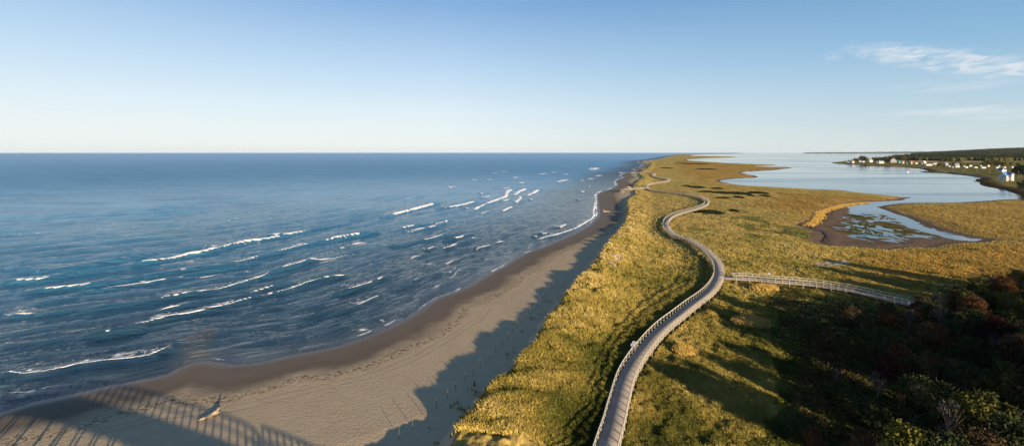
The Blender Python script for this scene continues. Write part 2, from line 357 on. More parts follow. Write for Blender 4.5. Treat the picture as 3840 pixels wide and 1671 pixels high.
swale_shade = sstep(-13, -4, -np.abs(wkd)) * sstep(300, 120, y) * .0 + sstep(-9, -1.5, wkd) * sstep(1.0, -3, wkd) * sstep(160, 90, y) * .55  # dark swale plants left of the walk, also deepening its shadow band by colour
lawn = main * sstep(1.36, 1.30, u_) * sstep(12, 30, L1) * sstep(1900, 1500, y)
weed = main * sstep(22, 6, L1 + 6 * n6)
field = region(x, y, [(3400,608),(3440,604.5),(3517,604.5),(3520,607),(3517,608.5)], 6, 3) + region(x, y, [(3607,606.3),(3612,604.6),(3683,604.6),(3682,608.5),(3612,608.8)], 6, 3)
road = main * sstep(4.5, 3, np.abs(pdist(x, y, WP([(3240,613.5),(3340,616),(3420,620),(3500,628),(3560,638),(3620,648),(3690,658),(3760,664),(3840,668),(3950,672)], 3))))
A = np.zeros((len(us), 4)); A[:, 0] = veg; A[:, 1] = np.where((x > np.interp(y, [0, 60, 200, 400, 1000, 5000, 60000], [0, 20, 75, 140, 370, 1900, 24000])) & (S1 < 60), 60, S1); A[:, 2] = orange; A[:, 3] = 1
B = np.zeros((len(us), 4)); B[:, 0] = np.clip(mudf * (1 - weed), 0, 1); B[:, 1] = green; B[:, 2] = swale_shade; B[:, 3] = 1
C_ = np.zeros((len(us), 4)); C_[:, 0] = lawn; C_[:, 1] = weed; C_[:, 2] = np.clip(field, 0, 1); C_[:, 3] = 1
D_ = np.zeros((len(us), 4)); D_[:, 0] = road; D_[:, 1] = mudm[us]; D_[:, 2] = gold; D_[:, 3] = 1
attr(me, 'inpond', np.clip(-L1 / 26 + .35 * fbm(x, y, 9, 91), 0, 1)); attr(me, 'zone_a', A); attr(me, 'zone_b', B); attr(me, 'zone_c', C_); attr(me, 'zone_d', D_)
t = NT('ground_cover', .9, .15); P = t.pos()
a = t.sep(t.at('zone_a', 'Color')); b = t.sep(t.at('zone_b', 'Color')); c = t.sep(t.at('zone_c', 'Color')); d = t.sep(t.at('zone_d', 'Color'))
vd = t.nd('ShaderNodeVectorMath', operation='LENGTH'); t.L(P, vd.inputs[0]); dist = vd.outputs['Value']
nB = t.noise(P, .035, 5, .6); nM = t.noise(P, .22, 5, .62); nF = t.noise(t.map(P, (1, .5, 1)), 1.7, 4, .65); nG = t.noise(t.map(P, (1.2, .25, 1)), .09, 5, .6, .6)
g1 = t.ramp(nM, [(.30, (.095, .085, .024)), (.45, (.195, .150, .040)), (.58, (.29, .212, .062)), (.72, (.38, .275, .095))])
g2 = t.ramp(nG, [(.30, (.12, .10, .026)), (.45, (.23, .165, .044)), (.60, (.31, .205, .064)), (.75, (.35, .255, .10))])
gr = t.mix(t.mr(nB, .38, .62), g1, g2)
og = t.ramp(nG, [(.30, (.10, .05, .016)), (.5, (.21, .11, .024)), (.68, (.27, .155, .030)), (.85, (.20, .14, .04))])
gr = t.mix(t.math('MULTIPLY', a[2], .8), gr, og)
gr = t.mix(t.math('MULTIPLY', b[1], .75), gr, t.ramp(nM, [(.3, (.035, .050, .012)), (.7, (.13, .13, .04))]))
gr = t.mix(d[2], gr, (.50, .29, .06))
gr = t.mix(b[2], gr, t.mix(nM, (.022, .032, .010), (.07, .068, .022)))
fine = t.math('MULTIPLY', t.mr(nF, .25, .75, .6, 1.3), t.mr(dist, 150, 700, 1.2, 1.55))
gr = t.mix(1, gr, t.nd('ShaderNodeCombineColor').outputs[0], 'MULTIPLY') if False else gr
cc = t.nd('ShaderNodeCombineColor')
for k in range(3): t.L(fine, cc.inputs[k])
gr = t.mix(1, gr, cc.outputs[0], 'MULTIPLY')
shore = a[1]                                        # metres from the waterline
wob = t.math('ADD', shore, t.math('MULTIPLY', t.math('SUBTRACT', t.noise(P, .12, 4), .5), 9.))
dry = t.mix(t.noise(P, .5, 5, .6), (.375, .280, .165), (.48, .368, .232)); wob = t.math('SUBTRACT', wob, t.mr(dist, 120, 330, 0., 6.5))
damp = t.mix(t.noise(P, .2, 4), (.112, .084, .056), (.165, .122, .080))
sand = t.mix(t.mr(wob, 6.5, 12.5), damp, dry)
deb = t.math('MULTIPLY', t.mr(t.math('ABSOLUTE', t.math('SUBTRACT', wob, 12.4)), 2.4, .2), t.mr(t.noise(P, 1.6, 5, .75), .50, .60))
tw = t.math('ADD', shore, t.math('MULTIPLY', t.math('SUBTRACT', t.noise(P, .03, 2), .5), 6.))
for c0 in (6.6, 8.1, 15.2, 16.7): sand = t.mix(t.math('MULTIPLY', t.mr(t.math('ABSOLUTE', t.math('SUBTRACT', tw, c0)), .16, .03), .38), sand, (.09, .065, .045))
fp_ = t.nd('ShaderNodeTexVoronoi'); t.L(P, fp_.inputs['Vector']); fp_.inputs['Scale'].default_value = 1.5; foot = t.math('MULTIPLY', t.mr(fp_.outputs['Distance'], .20, .06), t.math('MULTIPLY', t.mr(t.noise(P, .16, 3, .6), .47, .60), t.mr(wob, 9, 12)))
sand = t.mix(t.math('MULTIPLY', deb, .75), sand, (.075, .055, .038))
deb2 = t.math('MULTIPLY', t.mr(t.noise(P, 3.5, 3, .7), .70, .76), t.mr(wob, 9, 13)); sand = t.mix(t.math('MULTIPLY', deb2, .6), sand, (.12, .09, .06))
mud = t.mix(t.noise(P, .3, 4), (.095, .062, .040), (.19, .135, .09))
alg = t.ramp(t.noise(t.map(P, (1, .6, 1)), .12, 5, .65), [(.36, (.16, .10, .06)), (.48, (.085, .075, .022)), (.66, (.055, .065, .014))])
mud = t.mix(t.math('MULTIPLY', d[1], t.mr(t.at('inpond'), .32, .60)), mud, alg)
edge = t.mr(t.math('ADD', a[0], t.math('MULTIPLY', t.math('SUBTRACT', t.noise(P, 1.1, 4, .7), .5), .9)), .42, .58)
base = t.mix(edge, sand, gr)
base = t.mix(b[0], base, mud)
base = t.mix(d[1], base, mud)
lw = t.mix(t.noise(t.map(P, (1, .4, 1)), .05, 4), (.095, .100, .026), (.20, .155, .045)); base = t.mix(c[0], base, lw)
base = t.mix(c[1], base, t.mix(t.noise(t.map(P, (1, .3, 1)), .06, 4), (.014, .013, .010), (.10, .065, .03)))
base = t.mix(c[2], base, (.48, .33, .15)); base = t.mix(d[0], base, (.14, .125, .115))
t.put(t.b.inputs['Specular IOR Level'], t.math('MULTIPLY', t.math('MULTIPLY', t.mr(wob, 11., 3., 0., .30), t.math('SUBTRACT', 1., edge, True)), t.math('SUBTRACT', 1., d[1], True))); wetr = t.mr(shore, .5, 3.0, .35, .9); t.put(t.b.inputs['Roughness'], t.mix(edge, wetr, .95) if False else t.math('MAXIMUM', wetr, t.math('MAXIMUM', edge, 0.0)))
hb = t.math('ADD', t.math('MULTIPLY', t.mix(edge, t.math('SUBTRACT', t.math('MULTIPLY', t.noise(P, 2.2, 5, .7), t.mr(wob, 6, 12, .15, 1.3)), t.math('MULTIPLY', foot, .9)), t.math('MULTIPLY', nF, t.mr(dist, 90, 300, 3.0, 1.2))), .10), t.math('MULTIPLY', nM, .0))
hb2 = t.math('MULTIPLY', t.mix(edge, t.math('MULTIPLY', deb, .25), t.math('MULTIPLY', nG, 3.)), .5)
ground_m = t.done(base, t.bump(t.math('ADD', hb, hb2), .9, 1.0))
link('ground', me, None, ground_m)['kind'] = 'structure'
# ---- spit line that parts sea from lagoon (lies under the land)
SP = WP([(2100,1671),(2400,900),(2500,700),(2520,640),(2530,600),(2600,578.5),(2650,577.5),(2740,575.8)])
spx = np.interp(GY, np.r_[0, SP[:, 1], 1e6], np.r_[30, SP[:, 0], 1e6 * (2790 - CX) / F])
spx = np.where(GY < SP[0, 1], 8, spx)
# ---- sea
X_, Y_ = GX, GY
msk = (ds < 6) & (GX < spx) & ~((land) & (ds > 6))
tdir = (X_ * .30 + Y_ * .95); sc_ = pdist(X_, Y_, SEAS, False)
near = sstep(520, 60, rr)[:, None].repeat(NP, 1).ravel()
def px2(L, s=1.4907): return [(a * s, b * s) for a, b in L]
def c8(L): return [(a * .427 + 1400, b * .427 + 560) for a, b in L]
def c2(L): return [(a * .5985 + 1200, b * .5985 + 1000) for a, b in L]
CR = [ # (crest polyline, height m, foam intervals as fractions, foam width m)
 (px2([(300,676),(340,668),(400,660),(460,645),(520,635),(560,625),(605,612),(645,605),(680,600),(740,588)]), .75, [(.08,.93)], 1.5),
 (px2([(640,604),(685,595),(740,588),(790,578),(860,565),(900,556)]), .6, [(.12,.42)], 1.1),
 (px2([(0,680),(20,676),(100,682),(200,672),(330,650),(430,632)]), .45, [(0,.05)], 1.),
 (px2([(0,712),(30,710),(120,703),(180,690),(250,680),(330,672)]), .55, [(.1,.38)], .8),
 (px2([(0,740),(60,738),(120,730),(200,722),(300,708),(400,692),(440,686),(520,673),(575,668),(640,650),(700,635),(760,618),(860,600),(960,580)]), .5, [(.06,.16),(.30,.34),(.43,.53),(.58,.72),(.76,.84)], .7),
 (px2([(150,748),(225,735),(270,728),(330,718),(385,710),(440,700),(520,685),(600,670),(680,655)]), .45, [(.15,.45)], .7),
 (px2([(0,790),(40,793),(90,792),(140,788),(220,780),(300,770),(400,758),(470,742),(530,735),(600,715),(650,700),(700,680),(745,665),(820,645)]), .45, [(0,.11),(.37,.74),(.79,.93)], .5),
 (px2([(200,850),(290,835),(340,825),(400,805),(480,790),(560,775),(620,755),(680,742),(720,732),(800,705),(900,690)]), .38, [(.12,.96)], .34),
 (px2([(0,866),(40,870),(100,862),(200,848),(300,838),(380,822)]), .35, [(0,.14),(.7,.75)], .45),
 (px2([(0,937),(60,942),(150,930),(200,918),(280,912),(340,905),(400,890),(440,865),(470,845)]), .35, [(0,.9)], .32),
 (px2([(0,985),(60,990),(150,968),(250,948),(350,935)]), .16, [(.1,.4)], .2),
 (px2([(940,552),(975,545),(1010,535),(1050,525),(1075,518),(1110,508)]), .8, [(.2,.85)], 2.6),
 (px2([(1100,526),(1128,522),(1160,517),(1183,511),(1200,506)]), .6, [(.2,.85)], 1.8),
 (c8([(870,545),(945,505),(1040,465),(1140,425),(1165,405),(1175,375),(1215,350)]), .5, [(.03,1)], 1.5),
 (c8([(1235,403),(1275,375),(1340,345)]), .4, [(0,1)], 1.4), (c8([(1250,470),(1285,435),(1285,410)]), .35, [(0,1)], 1.2),
 (c8([(1325,460),(1360,405),(1410,380),(1450,355)]), .35, [(.45,1)], 1.2), (c8([(940,570),(1025,545)]), .35, [(0,1)], 1.),
 (c8([(1145,543),(1215,500)]), .35, [(0,1)], 1.1), (c8([(335,730),(400,710),(530,680),(660,640)]), .5, [(0,.35),(.4,.6)], .9),
 (c8([(555,665),(625,640),(658,620)]), .45, [(0,1)], 1.), (c8([(120,860),(250,840),(395,808),(500,790),(580,765),(700,735)]), .4, [(.48,.82)], .7),
 (c8([(600,815),(710,793),(760,780),(790,765),(900,740)]), .4, [(.35,.65)], .8), (c8([(425,890),(480,885),(545,855),(620,835)]), .35, [(.05,.6)], .8),
 (c8([(600,873),(680,860),(722,838),(850,800),(910,770)]), .35, [(0,.4),(.85,1)], .6), (c8([(905,885),(960,865),(1040,840),(1110,812),(1185,808)]), .3, [(0,.5),(.75,1)], .5),
 (c8([(1410,775),(1450,768)]), .3, [(0,1)], .8), (c8([(1485,750),(1545,733)]), .3, [(0,1)], .8), (c8([(1650,688),(1695,655)]), .3, [(0,1)], .9),
 (c8([(1420,800),(1500,775),(1590,755),(1700,720),(1790,685),(1850,650),(1900,620),(1935,580),(1930,540),(1945,480)]), .2, [(0,1)], .7),
 (c8([(1615,285),(1705,265)]), .4, [(0,1)], 2.), (c8([(1930,178),(1955,160)]), .4, [(0,1)], 5.), (c8([(805,518),(842,510)]), .4, [(0,1)], 1.5),
 (c2([(60,180),(155,155),(230,135),(290,115),(320,105),(360,85),(400,70),(480,45)]), .32, [(.22,.6),(.7,.82)], .6),
 (c2([(0,330),(100,290),(170,270),(260,235),(340,200),(440,160),(560,95),(595,85),(700,35)]), .28, [(.22,.42),(.75,.84)], .4),
 (c2([(-150,520),(60,478),(200,450),(300,415),(380,385),(440,355),(520,300)]), .14, [(.45,.6),(.72,.88)], .35),
 (c2([(420,330),(560,245),(620,180),(700,140),(775,105),(830,65),(860,30),(890,5)]), .16, [(.5,.6),(.7,1)], .35),
 (px2([(390,455+330),(460,770),(560,752),(640,735),(720,715),(760,702)]), .3, [(.0,.2),(.6,.8)], .4),
 (px2([(1010,575),(1050,568),(1120,555)]), .4, [(0,.3)], .8), (px2([(830,605),(900,592),(960,585)]), .45, [(0,.6)], .9),
]
for k in range(30):                                  # short broken whitecaps further up the coast
    d0 = 330 * math.exp(RNG.random() * .95); sdist = 12 + RNG.random() * .35 * d0
    j = int(np.argmin(np.abs(np.array(SEAS)[:, 1] - d0))); q = SEAS[j]; L_ = 2 + RNG.random() * .016 * d0; xx = q[0] - sdist; tl = .25 + .4 * RNG.random()
    pts = [(xx + tl * L_ * v + .8 * RNG.standard_normal(), d0 + L_ * v) for v in (-1, -.3, .4, 1)]
    CR.append((('w', pts), .4, [(0, 1)], .2 + .0005 * d0))
ZS = np.zeros(NR * NP); FO = np.zeros(NR * NP); IX = np.arange(NR * NP)
amp_near = sstep(900, 200, np.hypot(X_, Y_))
nl = fbm(X_, Y_, 1.1, 201, 3); nl2 = fbm(X_, Y_, 6, 205, 3)
for pl, hgt, iv, fw in CR:
    Pw = np.array(pl[1]) if pl[0] == 'w' else WP(pl)
    Pw = catmull(Pw, 2.5 if Pw[0][1] < 500 else 6)
    if len(Pw) < 2: continue
    wdt = 2.6 + 1.6 * hgt; mg = 14
    sel = msk & (X_ > Pw[:, 0].min() - mg) & (X_ < Pw[:, 0].max() + mg) & (Y_ > Pw[:, 1].min() - mg) & (Y_ < Pw[:, 1].max() + mg)
    idx = IX[sel]
    if not len(idx): continue
    px_, py_ = X_[idx], Y_[idx]; best = np.full(len(idx), 1e9); sg = np.ones(len(idx)); tt = np.zeros(len(idx)); cum = np.concatenate([[0], np.cumsum(np.linalg.norm(np.diff(Pw, axis=0), axis=1))])
    for i in range(len(Pw) - 1):
        ax, ay = Pw[i]; dx, dy = Pw[i + 1] - Pw[i]; L_ = dx * dx + dy * dy + 1e-9
        q = np.clip(((px_ - ax) * dx + (py_ - ay) * dy) / L_, 0, 1); ex = px_ - ax - q * dx; ey = py_ - ay - q * dy; dd = ex * ex + ey * ey
        m = dd < best; best = np.where(m, dd, best); sg = np.where(m, np.where(dx * ey - dy * ex < 0, 1, -1), sg); tt = np.where(m, (cum[i] + q * math.sqrt(L_)) / cum[-1], tt)
    dd = np.sqrt(best) * sg + (.35 * fw + .25) * nl2[idx]     # positive: shoreward side (the breaking face)
    fade = sstep(0, .08, tt) * sstep(1, .92, tt)
    prof = np.where(dd > 0, np.exp(-(dd / (wdt * .38)) ** 2), np.exp(-(dd / (wdt * 1.1)) ** 2)) - .35 * np.exp(-((dd - wdt * .9) / wdt) ** 2)
    ZS[idx] += hgt * 1.45 * prof * fade
    fm = np.zeros(len(idx))
    for a0, b0 in iv: fm = np.maximum(fm, sstep(a0 - .02, a0 + .035, tt) * sstep(b0 + .02, b0 - .035, tt))
    wv = .62 * fw * (-.25 + 1.0 * vnoise(tt * cum[-1] / 9.0, tt * 0 + 3.3, 7) + .7 * vnoise(tt * cum[-1] / 3.0, tt * 0 + 8.3, 9) + .35 * nl[idx])
    thin = sstep(-.12, .10, wv / fw); fm = fm * (.25 + .75 * thin); wv = np.maximum(wv, .05 * fw)
    pxw = .26 * np.hypot(px_, py_) ** 2 / 16200
    band = np.where(dd > 0, sstep(wv * .55 + pxw, wv * .15, dd), sstep(-wv * 1.0 - pxw, -wv * .3, dd))
    FO[idx] = np.maximum(FO[idx], fm * band)
    FO[idx] = np.maximum(FO[idx], (.36 * fm + .20) * sstep(-16 * fw - 5, -1.0 * fw, dd) * (dd < 0) * sstep(-.1, .4, nl[idx] + .5 * nl2[idx]))   # lacy foam left behind
fs_ = .55 * sstep(190, 330, Y_); swash = sstep(.8 + 2.2 * fs_, .1 + .6 * fs_, np.abs(ds + .45 + 1.2 * fs_ + (.6 + 1.2 * fs_) * nl2)) * sstep(-.35 - .5 * fs_, .5 - .6 * fs_, fbm(X_, Y_, 9, 222)) * (ds < 3)
FO = np.maximum(FO, swash * np.where(Y_ > 150, 1, .8))
surf2 = sstep(.35, .0, np.abs(ds + 5 + 3.5 * nl2)) * sstep(.0, .4, fbm(X_, Y_, 15, 232)) * (Y_ > 90)
FO = np.maximum(FO, .7 * surf2)
ph = sc_ + 2.2 * fbm(X_, Y_, 26, 241) + 1.2 * fbm(X_, Y_, 8, 245, 2)
chop = .5 * np.sin(ph * 2 * math.pi / 6.5 + 2 * fbm(X_, Y_, 18, 251)) * (.5 + .5 * fbm(X_, Y_, 16, 253)) + .25 * np.sin(ph * 2 * math.pi / 2.6 + 3 * nl2) * sstep(260, 120, np.hypot(X_, Y_)) * (.6 + .4 * nl2)
sw_ = np.sin(ph * 2 * math.pi / 15 + 1.5 * fbm(X_, Y_, 60, 261)) * np.clip(.35 + .9 * fbm(X_, Y_, 45, 263), 0, 1)
rx_, ry_ = ph, tdir * .26
rip = fbm(rx_, ry_, 1.9, 271, 3); mid_ = 1 - 2.2 * np.abs(fbm(rx_, ry_, 7.5, 275, 3)); mid2 = 1 - 2.2 * np.abs(fbm(rx_ * 1.0, ry_ * 1.3, 3.6, 279, 2)); rN = np.hypot(X_, Y_)
ZS += (.17 * rip * sstep(340, 200, rN) + .20 * mid_ * sstep(700, 450, rN) + .17 * mid2 * sstep(330, 200, rN)) * sstep(.5, 14, -ds)
FO = np.maximum(FO, .60 * sstep(.80, .97, mid_) * sstep(.05, .45, fbm(X_, Y_, 22, 283)) * sstep(420, 250, rN) * sstep(2, 12, -ds))
ZS += (.16 * chop +   .50 * sw_ * sstep(25, 60, -ds) * sstep(620, 400, np.hypot(X_, Y_))) * sstep(1, 18, -ds) * amp_near
me, us = submesh('sea', msk, ZS)
attr(me, 'foam', FO[us])
st = np.zeros((len(us), 3)); st[:, 0] = sc_[us]; st[:, 1] = tdir[us]; attr(me, 'shore_uv', st); attr(me, 'offshore', -ds[us])
SEAWEED = WP([(735,1265),(765,1240),(740,1300),(745,1340),(700,1360)])
attr(me, 'weed', sstep(4.2, .6, pdist(GX[us], GY[us], SEAWEED) + 1.5 * nl2[us]))
t = NT('sea_water', .10, .5); P = t.pos(); uv = t.at('shore_uv', 'Vector'); off = t.at('offshore'); foam = t.at('foam')
vd = t.nd('ShaderNodeVectorMath', operation='LENGTH'); t.L(P, vd.inputs[0]); dist = vd.outputs['Value']
wv1 = t.noise(t.map(uv, (1, .28, 1)), .9, 4, .6, .4); wv2 = t.noise(t.map(uv, (1, .3, 1)), .22, 4, .55, .5); wv3 = t.noise(t.map(P, (1, 1, 1)), 2.6, 3, .6); wv4 = t.noise(t.map(P, (.25, 1, 1), (0, 0, -.25)), .05, 5, .6)
hh = t.math('ADD', t.math('MULTIPLY', wv1, .62), t.math('ADD', t.math('MULTIPLY', wv2, 1.3), t.math('MULTIPLY', wv3, .11)))
hh = t.math('ADD', hh, t.math('MULTIPLY', foam, .35))
deep = t.mix(t.mr(wv4, .35, .65), (.042, .168, .292), (.072, .235, .380)); deep = t.mix(t.mr(dist, 700, 3500), deep, (.13, .295, .46)); deep = t.mix(t.mr(dist, 110, 420), (.020, .085, .145), deep); t.put(t.b.inputs['Specular IOR Level'], t.mr(dist, 90, 600, .5, .12))  # base colour lightens towards the horizon, painted in place of hazy air
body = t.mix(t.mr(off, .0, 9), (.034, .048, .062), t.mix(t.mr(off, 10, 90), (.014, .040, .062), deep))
wd = t.math('MULTIPLY', t.at('weed'), t.mr(t.noise(P, 1.8, 4, .7), .46, .60)); body = t.mix(wd, body, (.085, .052, .022))
fn = t.mr(t.math('ADD', foam, t.math('MULTIPLY', t.math('SUBTRACT', t.noise(P, 2.5, 4, .7), .5), .7)), .36, .62)
body = t.mix(fn, body, (.74, .71, .66))
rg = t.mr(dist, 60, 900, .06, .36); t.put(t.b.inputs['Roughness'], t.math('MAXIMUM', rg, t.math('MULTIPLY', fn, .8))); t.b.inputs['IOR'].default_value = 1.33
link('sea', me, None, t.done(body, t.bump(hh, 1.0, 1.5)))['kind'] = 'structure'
# ---- lagoon
lm = ((dl < 8) | (mudm > .02)) & (GX > spx)
sel = rr >= 100
me, us = submesh('lagoon', lm & (GY > 120), np.zeros(NR * NP))
t = NT('lagoon_water', .06, .5); P = t.pos()
n1_ = t.noise(t.map(P, (.12, 1, 1), (0, 0, .12)), .012, 5, .6, .3); n2_ = t.noise(t.map(P, (.35, 1, 1)), .5, 3, .6)
body = t.mix(n1_, (.020, .050, .070), (.05, .10, .13))
rf = t.mr(n1_, .40, .62, .03, .16); t.put(t.b.inputs['Roughness'], rf); t.b.inputs['IOR'].default_value = 1.33
link('lagoon', me, None, t.done(body, t.bump(t.math('MULTIPLY', n2_, t.mr(n1_, .42, .60, .05, .6)), .5, .22)))['kind'] = 'structure'
del QUADS
# ------------------------------------------------------------------ timber materials
def wood(name, c1, c2, sc=1.0, uv=False):
    t = NT(name, .85, .2); P = t.pos(); n = t.noise(P, 1.3, 5, .7); n2 = t.noise(t.map(P, (1, 1, .2)), 14, 3)
    c = t.mix(t.math('ADD', t.math('MULTIPLY', n, .6), t.math('MULTIPLY', n2, .4)), c1, c2)
    nrm = None
    if uv:
        s_ = t.at('along'); fr = t.math('FRACT', t.math('MULTIPLY', s_, 1 / .15)); gap = t.math('MULTIPLY', t.mr(fr, 0, .1), t.mr(fr, 1, .9))
        idn = t.nd('ShaderNodeTexWhiteNoise', noise_dimensions='1D'); t.L(t.math('FLOOR', t.math('MULTIPLY', s_, 1 / .15)), idn.inputs['W'])
        c = t.mix(t.math('MULTIPLY', idn.outputs['Value'], .45), c, (.24, .205, .17)); c = t.mix(gap, (.05, .04, .03), c)
        sn = t.nd('ShaderNodeTexWhiteNoise', noise_dimensions='1D'); t.L(t.math('FLOOR', t.math('MULTIPLY', s_, 1 / 1.65)), sn.inputs['W']); c = t.mix(t.math('MULTIPLY', sn.outputs['Value'], .38), c, (.155, .130, .105))
        fr2 = t.math('FRACT', t.math('MULTIPLY', s_, 1 / 1.65)); c = t.mix(t.mr(fr2, .03, .0), c, (.06, .05, .04))
    return t.done(c, nrm)
M_DECK = wood('deck_boards', (.235, .20, .163), (.35, .305, .255), uv=True)
M_RAIL = wood('weathered_rail', (.30, .27, .21), (.42, .385, .31))
M_PILE = wood('pile_wood', (.20, .165, .11), (.33, .28, .20))
M_DARK = wood('stringer_wood', (.09, .072, .055), (.15, .12, .09))
def ribbon(path, z, w, h, off, name, m, parent, along=False, zf=None):
    P = path; T = np.gradient(P, axis=0); T /= np.linalg.norm(T, axis=1)[:, None]; Nn = np.stack([T[:, 1], -T[:, 0]], 1)
    n = len(P); zz = (zf if zf is not None else np.full(n, 0.)) + z; V = []
    s_ = np.concatenate([[0], np.cumsum(np.linalg.norm(np.diff(P, axis=0), axis=1))]); AL = []
    for a, b in ((off - w / 2, -h / 2), (off + w / 2, -h / 2), (off + w / 2, h / 2), (off - w / 2, h / 2)):
        V.append(np.column_stack([P + Nn * a, zz + b])); AL.append(s_)
    V = np.stack(V, 1).reshape(-1, 3); AL = np.stack(AL, 1).ravel(); Fc = []
    for i in range(n - 1):
        for k in range(4): Fc.append((i * 4 + k, i * 4 + (k + 1) % 4, (i + 1) * 4 + (k + 1) % 4, (i + 1) * 4 + k))
    Fc += [(3, 2, 1, 0), tuple((n - 1) * 4 + k for k in range(4))]
    me = npmesh(name, V, Fc)
    if along: attr(me, 'along', AL)
    return link(name, me, parent, m)
def frame_at(P, s_arr, s):
    x = np.interp(s, s_arr, P[:, 0]); y = np.interp(s, s_arr, P[:, 1]); e = .3
    dx = np.interp(s + e, s_arr, P[:, 0]) - np.interp(s - e, s_arr, P[:, 0]); dy = np.interp(s + e, s_arr, P[:, 1]) - np.interp(s - e, s_arr, P[:, 1])
    L_ = math.hypot(dx, dy) + 1e-9; return x, y, dx / L_, dy / L_
def boardwalk(root, P, zd, w=2.55, gaps=((), ()), post=1.65, cap=100, zf=None, visible=None, deckpile=True, rails=(-1, 1), pw=.12):
    """deck, edge boards, stringers, rails and posts on both sides, pile bents below; zd deck height"""
    s_ = np.concatenate([[0], np.cumsum(np.linalg.norm(np.diff(P, axis=0), axis=1))]); Lt = s_[-1]
    Z = lambda s: (float(np.interp(s, s_, zf)) if zf is not None else 0.) + zd
    ribbon(P, zd - .02, w, .04, 0, 'deck', M_DECK, root, True, zf)
    for sd_ in (-1, 1): ribbon(P, zd - .17, .05, .24, sd_ * (w / 2 + .028), 'edge_board', M_PILE, root, False, zf)
    for o_ in (-.85, 0, .85): ribbon(P, zd - .17, .09, .24, o_ * w / 2.7, 'stringer', M_DARK, root, False, zf)
    posts, piles, braces = [], [], []
    for side in rails:
        gp = gaps[0] if side < 0 else gaps[1]; off = side * (w / 2 + .055 + .045)
        runs = [[0, Lt]]
        for g0, g1 in gp: runs = [r for a, b in runs for r in ([a, min(b, g0)], [max(a, g1), b]) if r[1] - r[0] > 1] if True else runs
        for a, b in runs:
            m = (s_ >= a - .01) & (s_ <= b + .01); Q = P[m]; zq = zf[m] if zf is not None else None
            if len(Q) < 3: continue
            ribbon(Q, zd + 1.08, .13, .045, off - side * .03, 'handrail', M_RAIL, root, False, zq)
            ribbon(Q, zd + .99, .04, .10, off - side * .075, 'top_board', M_RAIL, root, False, zq)
            ribbon(Q, zd + .50, .04, .11, off - side * .075, 'mid_rail', M_RAIL, root, False, zq)
        k = 0
        while k * post <= Lt:
            s = k * post
            if any(a - .02 <= s <= b + .02 for a, b in runs):
                x, y, tx, ty = frame_at(P, s_, s); posts.append((x + ty * off, y - tx * off, Z(s), math.atan2(ty, tx)))
            k += 1
    if deckpile:
        k = 0
        while k * post * 2 <= Lt:
            s = k * post * 2 + .2; x, y, tx, ty = frame_at(P, s_, s); rz = math.atan2(ty, tx); zz = Z(s); pp = []
            for side in (-1, 1):
                o_ = side * (w / 2 - .12); qx, qy = x + ty * o_, y - tx * o_; g = HZ(qx, qy) - .4; piles.append((qx, qy, zz - .3, g, rz)); pp.append((qx, qy, g + .4))
            if k % 2 == 0 and zz - pp[0][2] > .9: braces.append((pp[0][0], pp[0][1], zz - .45, pp[1][0], pp[1][1], pp[1][2] + .25))
            k += 1
    posts.sort(key=lambda q: q[0] ** 2 + q[1] ** 2 if q[1] > 50 else 1e9); piles.sort(key=lambda q: q[0] ** 2 + q[1] ** 2 if q[1] > 50 else 1e9)
    pm = MB().box((0, 0, .36), (pw, pw, 1.38)); pme = None
    for i, (x, y, z, rz) in enumerate(posts[:cap]):
        if pme is None: o = pm.build('rail_post', M_RAIL, root); pme = o.data
        else: o = link('rail_post', pme, root)
        o.location = (x, y, z); o.rotation_euler.z = rz
    if len(posts) > cap:
        mb = MB()
        for x, y, z, rz in posts[cap:]: mb.box((x, y, z + .36), (pw, pw, 1.38), rz)
        mb.build('rail_posts_beyond', M_RAIL, root)['kind'] = 'stuff'
    pme = None
    for i, (x, y, z, g, rz) in enumerate(piles[:cap]):
        if pme is None: o = MB().box((0, 0, -1.3), (.17, .17, 2.6)).build('pile', M_PILE, root); pme = o.data
        else: o = link('pile', pme, root)
        o.location = (x, y, z); o.rotation_euler.z = rz; o.scale.z = max(.2, (z - g) / 2.6)
    if len(piles) > cap:
        mb = MB()
        for x, y, z, g, rz in piles[cap:]: mb.box((x, y, (z + g) / 2), (.17, .17, z - g), rz)
        mb.build('piles_beyond', M_PILE, root)['kind'] = 'stuff'
    braces.sort(key=lambda q: q[0] ** 2 + q[1] ** 2 if q[1] > 50 else 1e9)
    for b in braces[:60]: MB().bar(b[:3], b[3:], .05, .15).build('brace', M_PILE, root)
    if len(braces) > 60:
        mb = MB()
        for b in braces[60:]: mb.bar(b[:3], b[3:], .05, .15)
        mb.build('braces_beyond', M_PILE, root)['kind'] = 'stuff'
    return s_
def s_of(P, pt):
    i = int(np.argmin(((P - np.array(pt)) ** 2).sum(1))); return float(np.sum(np.linalg.norm(np.diff(P[:i + 1], axis=0), axis=1)))
# main boardwalk
rt = tag(empty('boardwalk'), 'long grey timber boardwalk winding through the dune grass in S bends', 'boardwalk')
jb = s_of(WALK, W(2715, 1038, 2.2)); ja = s_of(WALK, W(2424, 703, 2.2))
boardwalk(rt, WALK, 2.2, gaps=([(ja - 3, ja + 1)], [(jb - 2.0, jb + 1.6)]))
# branch
rt = tag(empty('boardwalk'), 'straight side boardwalk crossing from the junction to the dark thicket', 'boardwalk')
BR = BRANCH[1:]
boardwalk(rt, BR, 2.196, w=2.7, gaps=([(0, 1.9)], [(0, 1.9)]))
